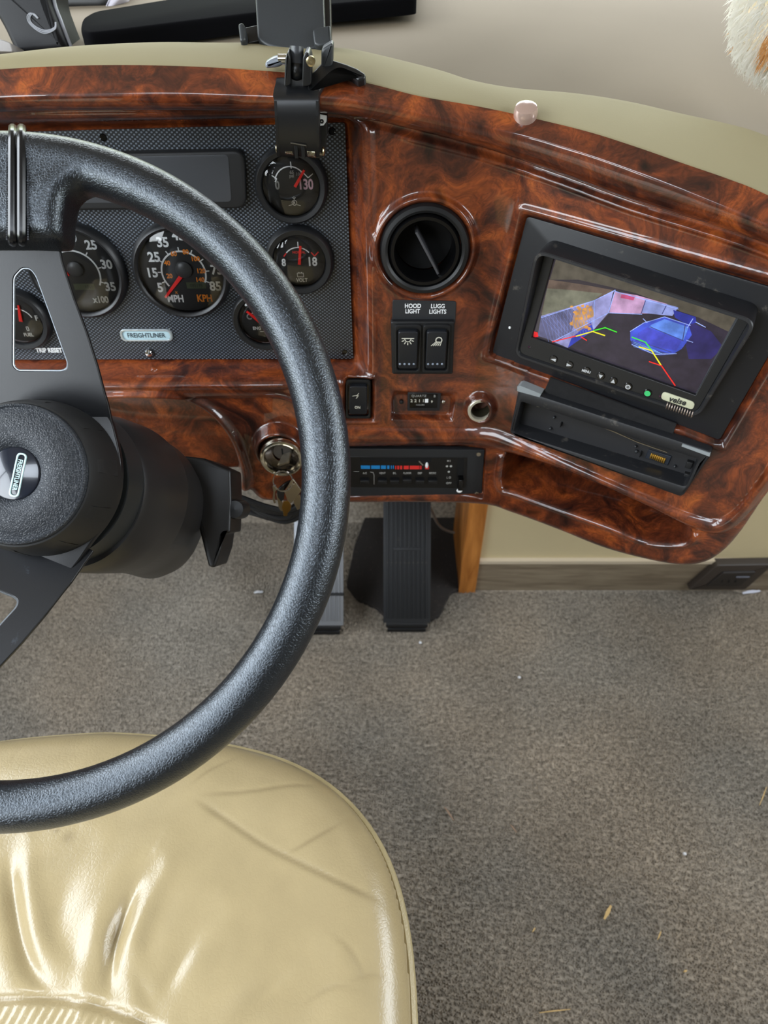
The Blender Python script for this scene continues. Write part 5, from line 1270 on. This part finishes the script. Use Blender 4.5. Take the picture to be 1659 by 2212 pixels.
X, Y = np.meshgrid(np.arange(xc - hwid - .01, xc + hwid + .01, st_), np.arange(SO[:, 1].min() - .01, SO[:, 1].max() + .01, st_))
dS, qxs, qys, _ = segd(SO, X, Y, True); insd = inside(SO, X, Y); ds = np.where(insd, dS, -dS)
Re = .030; q_ = np.clip(Re - ds, 0, Re); Hs = -(Re - np.sqrt(np.clip(Re ** 2 - q_ ** 2, 0, None))) * .9 + .016 * smooth01(ds / .16)
Hs += .006 * np.exp(-((ds - .05) / .03) ** 2)
def hs(px, py): p = hit(px, py, (0, 0, ZS), (0, 0, 1)); return (p.x, p.y)
wear = np.zeros(X.shape)
def crease(pts, depth, w, wr, ridge=0.0, rw=.01, taper=True):
    global Hs, wear
    L_ = np.array(spl([hs(*p) for p in pts], 6)); d_, qx_, qy_, sd_ = segd(L_, X, Y)
    k = 1.0
    if taper:
        e0 = np.hypot(X - L_[0, 0], Y - L_[0, 1]); e1 = np.hypot(X - L_[-1, 0], Y - L_[-1, 1]); tl__ = .03 if ridge == 0 else .055
        k = smooth01(e0 / tl__) * smooth01(e1 / tl__) * .95 + .05
    Hs = Hs - k * depth * np.exp(-(d_ / w) ** 2)
    if ridge: Hs = Hs + k * ridge * (np.exp(-((d_ - rw) / (rw * .55)) ** 2) * (sd_ > 0) + .6 * np.exp(-((d_ - rw) / (rw * .6)) ** 2) * (sd_ < 0))
    wear = np.maximum(wear, k * wr * np.exp(-(d_ / (w * .8)) ** 2))
crease([(430, 1726), (540, 1718), (630, 1700), (700, 1693)], .0009, .0022, .34)
crease([(418, 1730), (500, 1785), (570, 1832), (640, 1868), (740, 1915), (835, 1952)], .0014, .0026, .42)
crease([(405, 1715), (460, 1668), (530, 1630)], .0007, .0022, .26)
crease([(605, 1862), (660, 1832), (715, 1796), (755, 1768)], .0009, .0022, .36)
crease([(30, 1840), (42, 1960), (75, 2090), (150, 2175)], .0050, .0055, .12, .0030, .015)
crease([(320, 1890), (275, 1990), (252, 2080), (246, 2190)], .0070, .0055, .12, .0046, .017)
crease([(290, 2090), (325, 2160), (352, 2206)], .0030, .0035, .15, .0020, .009)
crease([(450, 1990), (385, 2110), (330, 2210)], .0030, .0070, .0, .0024, .018)
crease([(680, 2080), (575, 2160), (480, 2250)], .0032, .0070, .0, .0028, .018)
crease([(480, 2060), (430, 2130), (400, 2200)], .0018, .0050, .0, .0020, .012)
crease([(330, 1860), (292, 1930), (270, 1990)], .0018, .0090, .0, .0022, .020)
crease([(170, 1850), (140, 1990), (160, 2110)], .0016, .0110, .0, .0014, .024)
crease([(700, 2010), (760, 2060), (800, 2140)], .0009, .0022, .20)
crease([(740, 2135), (800, 2110), (860, 2118)], .0009, .0022, .22)
crease([(640, 2190), (720, 2140), (800, 2150)], .0006, .0018, .18)
crease([(60, 1600), (35, 1640), (30, 1670)], .0007, .0018, .25)
# stain spots
for (x, y, r_) in ((120, 1795, .004), (133, 1806, .0035), (158, 1819, .0055)):
    a_, b_ = hs(x, y); wear = np.maximum(wear, .35 * np.exp(-((X - a_) ** 2 + (Y - b_) ** 2) / r_ ** 2))
# inset centre panel with a seam
SM = [hs(*p) for p in ((-330, 2215), (-150, 2180), (0, 2168), (100, 2164), (170, 2170), (250, 2190), (330, 2222), (400, 2270), (440, 2340))]
SMl = np.array(spl(SM, 6)); dM, _, _, sM = segd(SMl, X, Y)
low = (sM < 0) & (Y < .12)
Hs -= .0048 * np.exp(-(dM / .0032) ** 2) * (Y < .14)
pleat = .0009 * np.sin((X + .004 * np.sin(Y * 90)) * 2 * pi / .0075) * smooth01((dM - .003) / .006) * np.exp(-dM / .04)
Hs += np.where(low, pleat, 0); 
wear = np.maximum(wear, .30 * np.exp(-(dM / .0016) ** 2) * (Y < .14)); wear = np.where(low, np.maximum(wear, .25 * smooth01(np.sin((X + .004 * np.sin(Y * 90)) * 2 * pi / .0075 + 2.6) - .5)), wear)
rimm = (ds <= 0) & (ds > -1.6 * st_); X2 = np.where(rimm, qxs, X); Y2 = np.where(rimm, qys, Y); Hs = np.where(rimm, -.045, Hs)
kp = ds > -1.6 * st_
V = np.stack([X2, Y2, ZS + Hs], -1).reshape(-1, 3); idx = np.full(X.size, -1); idx[kp.ravel()] = np.arange(kp.sum()); V = V[kp.ravel()]; I = idx.reshape(X.shape)
Q = np.stack([I[:-1, :-1], I[:-1, 1:], I[1:, 1:], I[1:, :-1]], -1).reshape(-1, 4); Q = Q[(Q >= 0).all(1)]
st = thing('driver_seat', 'tan leather driver seat cushion with welted edge and wrinkles', 'seat', None, None, (xc, 0, 0))
def toseat(o): o.matrix_parent_inverse = Matrix.Translation((-xc, 0, 0)); return o
gm = grid_mesh('seat_cushion', V, Q); at_ = gm.attributes.new('wear', 'FLOAT', 'POINT'); at_.data.foreach_set('value', wear.ravel()[kp.ravel()].astype(np.float32))
toseat(link('seat_cushion', gm, SEAT, st, smooth=0))
WELT = grain_mat('welt_leather', (172, 156, 116), .4, 300, .15, .0006)
for nm, off, zz, rr in (('piping', .0004, ZS - .029, .0050), ('piping', -.002, ZS - .062, .0046)):
    so = offset(ccw([tuple(p) for p in sp_]), off); toseat(MB().tube([(x, y, zz) for x, y in so], rr, 8, closed=True).build(nm, WELT, st))
sk = ccw([tuple(p) for p in sp_]); rg_ = []
for off, z in ((-.012, ZS - .030), (-.004, ZS - .036), (-.002, ZS - .048), (-.006, ZS - .062), (-.008, ZS - .10), (-.014, ZS - .135), (-.03, ZS - .145)):
    rg_.append([(x, y, z) for x, y in offset(sk, off)])
toseat(MB().loft(rg_).build('seat_side', WELT, st))
toseat(MB().box(xc - .19, xc + .19, -.28, .20, 0, ZS - .14, .01).build('seat_pedestal', mat('pedestal_black', (26, 25, 24), .5), st))

# ================================================================== phone holder clamped on the brow
pa = dashP(*inv([(640, 206)], HC)[0], HC)
HOF = Fr(Vector(tuple(pa)), (1, 0, 0), (0, 0, 1))       # x right, y up, z towards driver
ph = thing('phone_holder', 'black spring clamp phone holder gripping the top of the dash', 'phone holder', HOF)
def hl(px, py, z): return HOF.l(px, py, z)
HB = mat('holder_black', (19, 20, 22), .36, bump=(1200, .1, .0002)); HBS = mat('holder_satin', (44, 47, 50), .42, bump=(1500, .25, .0003))
# strap: goes over the brow and down in front of the gauges
prof = [(160, -.018, .001), (180, -.006, .001), (196, .003, .002), (207, .0090, .004), (218, .0125, .006), (250, .0140, .007), (290, .0125, .007), (318, .0085, .006), (337, .004, .005)]
xL = lambda py: np.interp(py, [166, 203, 218, 337], [599, 589, 592, 598]); xR = lambda py: np.interp(py, [166, 193, 212, 341], [700, 689, 688, 690])
ringsF, ringsB = [], []
rings_ = []
for i, (py, z, _) in enumerate(prof):
    a_, b_ = hl(float(xL(py)), py, z), hl(float(xR(py)), py, z)
    j = min(i + 1, len(prof) - 1); k = max(i - 1, 0)
    dy = hl(640, prof[j][0], prof[j][1])[1] - hl(640, prof[k][0], prof[k][1])[1]; dzz = prof[j][1] - prof[k][1]; L = sqrt(dy * dy + dzz * dzz); ny_, nz_ = -dzz / L * -1, dy / L * -1
    th = .0028; oy, oz = ny_ * th, nz_ * th
    if oz > 0: oy, oz = oy, oz
    rings_.append([(a_[0], a_[1], z), (b_[0], b_[1], z), (b_[0], b_[1] - abs(oy), z - abs(oz)), (a_[0], a_[1] - abs(oy), z - abs(oz))])
MB().loft(rings_).build('clamp_strap', HB, ph, smooth=50)
# side flanges of the strap's lower half
for xf_, sg in ((xL, 1), (xR, -1)):
    r2 = []
    for py, z, dpt in prof[4:]:
        a_ = hl(float(xf_(py)), py, z); r2.append([(a_[0], a_[1], z + .0002), (a_[0] + sg * .0022, a_[1], z + .0002), (a_[0] + sg * .0022, a_[1], z - .016), (a_[0], a_[1], z - .016)])
    MB().loft(r2).build('side_flange', HB, ph, smooth=0)
# pivot, springs and wire at the lower end
zs_ = .002
for x in (637, 652):
    a_, b_ = hl(x, 300, .010), hl(x + 1, 338, .004); MB().box(a_[0] - .0014, a_[0] + .0014, b_[1], a_[1], -.010, .009, .0004).build('pivot_lug', HB, ph)
a_, b_ = hl(598, 322, zs_), hl(699, 336, zs_); MB().tube([(a_[0], a_[1], zs_ - .003), (b_[0], b_[1], zs_ - .003)], .0012, 8).build('pivot_pin', STEEL, ph)
for x, y in ((598, 322), (698, 328)): c = hl(x, y, zs_); MB().sphere((c[0], c[1], zs_ - .001), .0032, 12, 8, (.5, 1.2, 1)).build('pin_head', mat('pin_brass', (200, 186, 150), .25, metal=1), ph)
def coil(x0, y0, x1, y1, n, name='clamp_spring'):
    a_, b_ = hl(x0, y0, zs_), hl(x1, y1, zs_); pts = []
    for k in range(n * 10 + 1):
        u = k / (n * 10); an = u * n * 2 * pi; pts.append((a_[0] + (b_[0] - a_[0]) * u, a_[1] + (b_[1] - a_[1]) * u + .0042 * cos(an), zs_ + .0042 * sin(an)))
    MB().tube(pts, .0006, 5).build(name, mat('spring_wire', (206, 200, 180), .22, metal=1), ph)
coil(617, 321, 634, 323, 6); coil(664, 326, 682, 329, 6)
a_, b_ = hl(628, 309, .011), hl(661, 315, .011); MB().tube([(a_[0], a_[1] - .004, .005), (a_[0], a_[1], .0105), (b_[0], b_[1], .0105), (b_[0], b_[1] - .004, .005)], .0006, 6).build('spring_wire_bar', STEEL, ph)
# inner jaw behind the strap, with a white printed mark
q = [hl(x, y, -.014) for x, y in ((688, 240), (708, 250), (707, 290), (702, 338), (690, 344), (600, 330), (604, 262))]
MB().prism(rpoly(q, .002, 3), -.019, -.014, .001).build('inner_jaw', HB, ph)
q = [hl(x, y, -.0135) for x, y in ((690, 247), (706, 250), (705, 263), (699, 271), (690, 272))]
MB().prism(q, -.0142, -.0136).build('jaw_label', WHT, ph); m = MB(); c = hl(695, 262, -.0135); m.band(c, .0006, .0018, 0, 360, -.0133, 14); m.build('jaw_mark', BLKM, ph, smooth=0)
# the lugs that carry the ball joint
for xa_, xb_, xc_ in ((614, 628, 615), (652, 672, 653)):
    q = [hl(x, y, .004) for x, y in ((xa_, 188), (xa_ + 2, 124), (xa_ + 7, 113), (xb_ - 5, 113), (xb_, 128), (xb_, 184))]
    MB().prism(rpoly(q, .002, 3), -.014, .005, .001).build('joint_lug', HB, ph)
c = hl(671, 133, .006); MB().lathe([(.0036, .003), (.0036, .0058), (.0020, .0064), (.0001, .0060)], 16, (c[0], c[1], 0)).build('joint_screw', mat('pin_brass', (200, 186, 150), .25, metal=1), ph)
a_, b_ = hl(641, 100, -.010), hl(641, 152, -.006); MB().tube([(a_[0], a_[1], -.010), (b_[0], b_[1], -.006)], .0054, 20).build('joint_stem', mat('stem_grey', (60, 62, 66), .35), ph)
MB().sphere((b_[0], b_[1], -.006), .0072, 20, 12).build('joint_ball', HB, ph)
# side lever
q = [hl(x, y, -.014) for x, y in ((572, 136), (590, 125), (612, 122), (616, 138), (600, 146), (574, 148))]
MB().prism(rpoly(q, .003, 4), -.022, -.012, .003).build('side_lever', mat('lever_grey', (110, 116, 126), .3), ph)
c = hl(609, 130, -.014); MB().tube([(c[0] - .003, c[1], -.016), (c[0] + .006, c[1], -.016)], .0040, 14).build('lever_collar', CHROME, ph)
# saddle foot reaching to the right over the pad
_ft = dashP(*inv([(720, 172)], .012)[0], .012) + np.array([0, -.004, .006])
SF = Fr(Vector(tuple(_ft)), (1, -.10, -.02), (0, .80, .60))
q = [SF.l(x, y) for x, y in ((660, 204), (672, 160), (700, 130), (718, 129), (747, 138), (772, 148), (790, 160), (789, 170), (774, 175), (757, 163), (739, 153), (727, 154), (712, 165), (697, 182), (690, 196), (688, 208))]
MB().prism(rpoly(q, .0014, 3), -.0065, .001, .0022).build('saddle_foot', HB, ph, smooth=50, matrix=HOF.M.inverted() @ SF.M)
q = [hl(x, y, -.016) for x, y in ((694, 150), (694, 105), (716, 92), (720, 96), (719, 142), (704, 156))]
MB().prism(rpoly(q, .003, 4), -.026, -.014, .002).build('rear_post', HBS, ph)
# cradle: broad plate facing the driver, with two gripping arms
CRF = Fr(pdepth(640, 90, .60), (1, 0, 0), UX + FX * .10)
q = [CRF.l(x, y) for x, y in ((536, -260), (556, 84), (576, 98), (608, 106), (645, 109), (680, 105), (703, 98), (702, 60), (690, -260))]
cr_m = CRF.M; Mh = HOF.M.inverted() @ CRF.M
MB().prism(rpoly(q, [.004, .004, .004, .01, .01, .01, .004, .004, .004], 4), -.010, .0, .0025, 4).build('cradle_plate', HBS, ph, matrix=Mh)
q = [CRF.l(x, y, -.012) for x, y in ((555, -260), (566, 60), (600, 92), (690, 92), (716, 80), (708, -260))]
MB().prism(rpoly(q, .003, 3), -.022, -.010, .002).build('cradle_back', HB, ph, matrix=Mh)
q = [CRF.l(x, y, .0) for x, y in ((522, 52), (560, 44), (562, 80), (524, 88))]
MB().prism(rpoly(q, .002, 3), -.010, -.004, .001).build('grip_arm', HB, ph, matrix=Mh)
q = [CRF.l(x, y, .006) for x, y in ((515, 54), (525, 51), (531, 60), (531, 88), (524, 92), (519, 90))]
MB().prism(rpoly(q, .0018, 4), -.008, .008, .002).build('grip_lip', HBS, ph, matrix=Mh)
q = [CRF.l(x, y, .004) for x, y in ((675, 66), (680, 61), (714, 55), (717, 95), (690, 101), (679, 96))]
MB().prism(rpoly(q, .002, 4), -.020, .005, .002).build('grip_arm', HBS, ph, matrix=Mh)

# ================================================================== things on the windshield ledge
LZ = 1.2 - .172
def lg(x, y, z=LZ): return hit(x, y, (0, 0, z), (0, 0, 1))
zled = LZ
# fluffy toy / animal at the right
fc = pdepth(1752, 4, .62)
fur = thing('plush_toy', 'white and orange long haired fluffy plush on the ledge at far right', 'plush toy', None, None, tuple(fc))
body = MB()
blobs = [((0, 0, 0), .060, (.95, 1.0, .95)), ((-.016, .0, .066), .050, (1.2, 1, 1.2)), ((.012, -.018, -.026), .032, (.9, 1, 1.0)), ((.05, .03, .05), .070, (1, 1, 1))]
for c_, r_, s_ in blobs: body.sphere(c_, r_, 28, 18, s_)
body.build('plush_body', mat('plush_skin', (222, 206, 178), .9), fur)
def furmat(name, rgb): return mat(name, rgb, .75, sheen=.4)
strands = {'white': [], 'orange': []}
n_s = 15000
for _ in range(n_s):
    c_, r_, s_ = blobs[rng.choice(4, p=[.36, .24, .2, .2])]
    v_ = rng.normal(size=3); v_ /= np.linalg.norm(v_)
    if v_[1] > .5: continue
    p_ = np.array(c_) + v_ * r_ * np.array(s_); nrm = v_ / np.array(s_); nrm /= np.linalg.norm(nrm)
    L_ = rng.uniform(.010, .019); dr = nrm * .45 + np.array([-.10, -.1, -.85]) + rng.normal(0, .22, 3); dr /= np.linalg.norm(dr)
    col = 'orange' if (p_[0] > -.036 + .008 * sin(p_[2] * 80) and -.036 < p_[2] < .14 and p_[1] < .03 and rng.random() < .9) else 'white'
    mid = p_ + dr * L_ * .5 + nrm * .003; tip = p_ + dr * L_; sd = np.cross(dr, [.3, -1, .2]); sd /= np.linalg.norm(sd) + 1e-9; w_s = rng.uniform(.0004, .0009)
    strands[col].append((p_ - sd * w_s, p_ + sd * w_s, mid + sd * w_s * .8, mid - sd * w_s * .8, tip))
for col, rgb in (('white', (240, 238, 232)), ('orange', (222, 168, 102))):
    A = np.array(strands[col]); k = len(A); V_ = A.reshape(-1, 3); b_ = (np.arange(k) * 5)[:, None]
    F4 = (b_ + [0, 1, 2, 3]).tolist(); F3 = (b_ + [3, 2, 4]).tolist()
    me = bpy.data.meshes.new('fur'); me.from_pydata(V_.tolist(), [], F4 + F3); o = link('fur', me, furmat('fur_' + col, rgb), fur, smooth=0); o['kind'] = 'stuff'; o['label'] = ('white fur' if col == 'white' else 'orange fur')

# black leather pouch with an embroidered swirl at the far left
c0 = lg(70, 108); PF = Fr(c0 + Vector((0, .03, 0)), (1, -.1, 0), (-.12, .35, .94))
bg_ = thing('leather_pouch', 'black leather pouch with embroidered swirl and pale piping, far left', 'pouch', PF)
q = [PF.l(x, y) for x, y in ((38, 120), (10, 60), (-30, -10), (-60, -80), (92, -90), (103, 0), (118, 40), (132, 75), (146, 108))]
LEA = mat('pouch_leather', (18, 18, 21), .55, spec=.25, bump=(400, .2, .0005))
MB().prism(rpoly(q, .006, 4), -.045, .004, .007, 5).build('pouch_body', LEA, bg_, smooth=60)
qq = [(*PF.l(x, y), -.010) for x, y in ((101, -60), (107, 0), (121, 40), (134, 74), (146, 104))]
MB().tube(spl(qq, 5), .0019, 8).build('piping', mat('piping_pale', (176, 180, 192), .4), bg_)
qq = [(*PF.l(x, y), -.010) for x, y in ((20, 82), (30, 95), (40, 114))]
MB().tube(spl(qq, 5), .0018, 8).build('piping', mat('piping_pale', (176, 180, 192), .4), bg_)
thr = mat('thread_grey', (134, 136, 142), .6)
for k, off in enumerate((0, 3.2, 6.4)):
    qq = [(*PF.l(x, y, .004), .0046) for x, y in ((84 - off * .3, 40), (74 - off, 30 - off * .2), (66 - off, 36), (68 - off * .6, 48 + off * .4), (82, 60 + off), (100, 66 + off), (118 + off * .3, 60 + off * .5), (120 + off * .3, 48))]
    MB().tube(spl(qq, 6), .0006, 6).build('embroidery', thr, bg_)
# second black item behind it with a white edge
c1 = lg(190, 40); P2 = Fr(c1 + Vector((0, .12, 0)), (1, 0, 0), (0, .3, .95))
b2 = thing('black_case', 'black rounded case with white end lying behind the pouch', 'case', P2)
q = [P2.l(x, y) for x, y in ((-40, 26), (225, 24), (252, 8), (262, -60), (-40, -60))]
MB().prism(rpoly(q, .012, 5), -.06, .0, .012, 5).build('case_body', mat('case_black', (13, 13, 14), .4), b2, smooth=60)
q = [P2.l(x, y, .002) for x, y in ((226, 16), (240, 19), (262, -4), (268, -50), (246, -50), (238, -10))]
MB().prism(rpoly(q, .003, 4), -.030, .003, .003).build('white_end', mat('case_white', (196, 192, 204), .4), b2)
# grey and black carton-like wedge at frame edge
q0 = lg(8, 112)
P3 = Fr(q0, (1, 0, 0), (0, .4, .9)); b3 = thing('grey_box', 'small pale grey box at left edge under the black pouch', 'box', P3)
q = [P3.l(x, y) for x, y in ((-60, 110), (28, 112), (22, 92), (0, 84), (-60, 86))]
MB().prism(rpoly(q, .002, 3), -.03, 0, .001).build('box_body', mat('box_grey', (150, 146, 144), .5), b3)
# long black bar (tray edge) lying on the ledge
zb = 1.2 - .152
bar = [lg(x, y, zb) for x, y in ((172, 56), (176, 38), (200, 24), (370, -4), (900, -70), (900, -8), (700, 10), (520, 31), (350, 52), (240, 66), (190, 71), (176, 66))]
bb = thing('wiper_tray', 'long tapering black plastic bar lying on the taupe ledge', 'bar', None, None, tuple(bar[0]))
MB().prism(rpoly([((p_ - bar[0]).x, (p_ - bar[0]).y) for p_ in bar], .01, 5), -.018, .0, .005, 3).build('bar_body', mat('bar_black', (12, 12, 14), 1.0, spec=.03), bb, smooth=50)

# ================================================================== bits on the carpet
def bit(name, label, a, b, w, col, th=.0015, grp=None):
    A, B = hit(a[0], a[1], (0, 0, .007), (0, 0, 1)), hit(b[0], b[1], (0, 0, .007), (0, 0, 1)); c = (A + B) / 2; d = (B - A); L = d.length; d.normalize()
    f = Fr(c, d, Vector((-d.y, d.x, 0)))
    m_ = MB(); n_ = 6; rg2 = []
    for k in range(n_ + 1):
        u = k / n_; x = -L / 2 + L * u; ww = w * (.35 + .65 * sin(pi * min(max(u, .08), .92))); zz = .0012 * sin(u * 5); rg2.append([(x, -ww / 2, zz), (x, ww / 2, zz), (x, ww / 2, zz + th), (x, -ww / 2, zz + th)])
    m_.loft(rg2); o = m_.build(name, col, None, smooth=60); o.matrix_world = f.M; tag(o, label, 'debris', grp); return o
STRAW = mat('straw', (206, 172, 112), .6); TWIG = mat('twig', (158, 128, 104), .7); PAPER = mat('paper_white', (226, 226, 228), .6)
bit('wood_chip', 'largest straw coloured wood chip on the carpet, lower right', (1305, 1986), (1320, 1956), .0055, STRAW)
bit('twig', 'thin brown twig on the carpet right of the seat front', (960, 1744), (980, 1772), .0022, TWIG)
bit('twig', 'short reddish twig just right of the first twig', (1102, 1782), (1116, 1798), .0018, TWIG)
bit('paper_scrap', 'white paper scrap on the carpet left of the wheel rim', (549, 1281), (568, 1278), .0062, PAPER)
bit('plastic_scrap', 'shiny white plastic scrap beside the outlet box', (1604, 1282), (1642, 1276), .0075, mat('plastic_white', (226, 228, 240), .15))
bit('straw_bit', 'short straw bit below and left of the largest chip', (1150, 2014), (1156, 2004), .0022, STRAW)
bit('straw_bit', 'thin straw right of and below the largest chip', (1420, 2030), (1428, 2012), .0020, STRAW)
bit('straw_bit', 'tiny straw crumb near the bottom right corner', (1476, 2100), (1484, 2096), .0028, STRAW)
bit('hair_strand', 'long pale curved strand on carpet at bottom centre', (1165, 2188), (1232, 2180), .0016, STRAW)
bit('straw_bit', 'pale straw strand against the right edge of the carpet', (1640, 1740), (1656, 1700), .0016, STRAW)
for x, y, l_ in ((1122, 1463, 'white crumb on carpet right of the seat, upper one'), (1479, 1844, 'white crumb on carpet above the largest chip'), (908, 1388, 'white crumb just below the accelerator pedal')):
    c = hit(x, y, (0, 0, .007), (0, 0, 1)); o = MB().sphere((0, 0, 0), .0034, 8, 6, (1, .8, .6)).build('crumb', PAPER); o.location = c; tag(o, l_, 'debris')
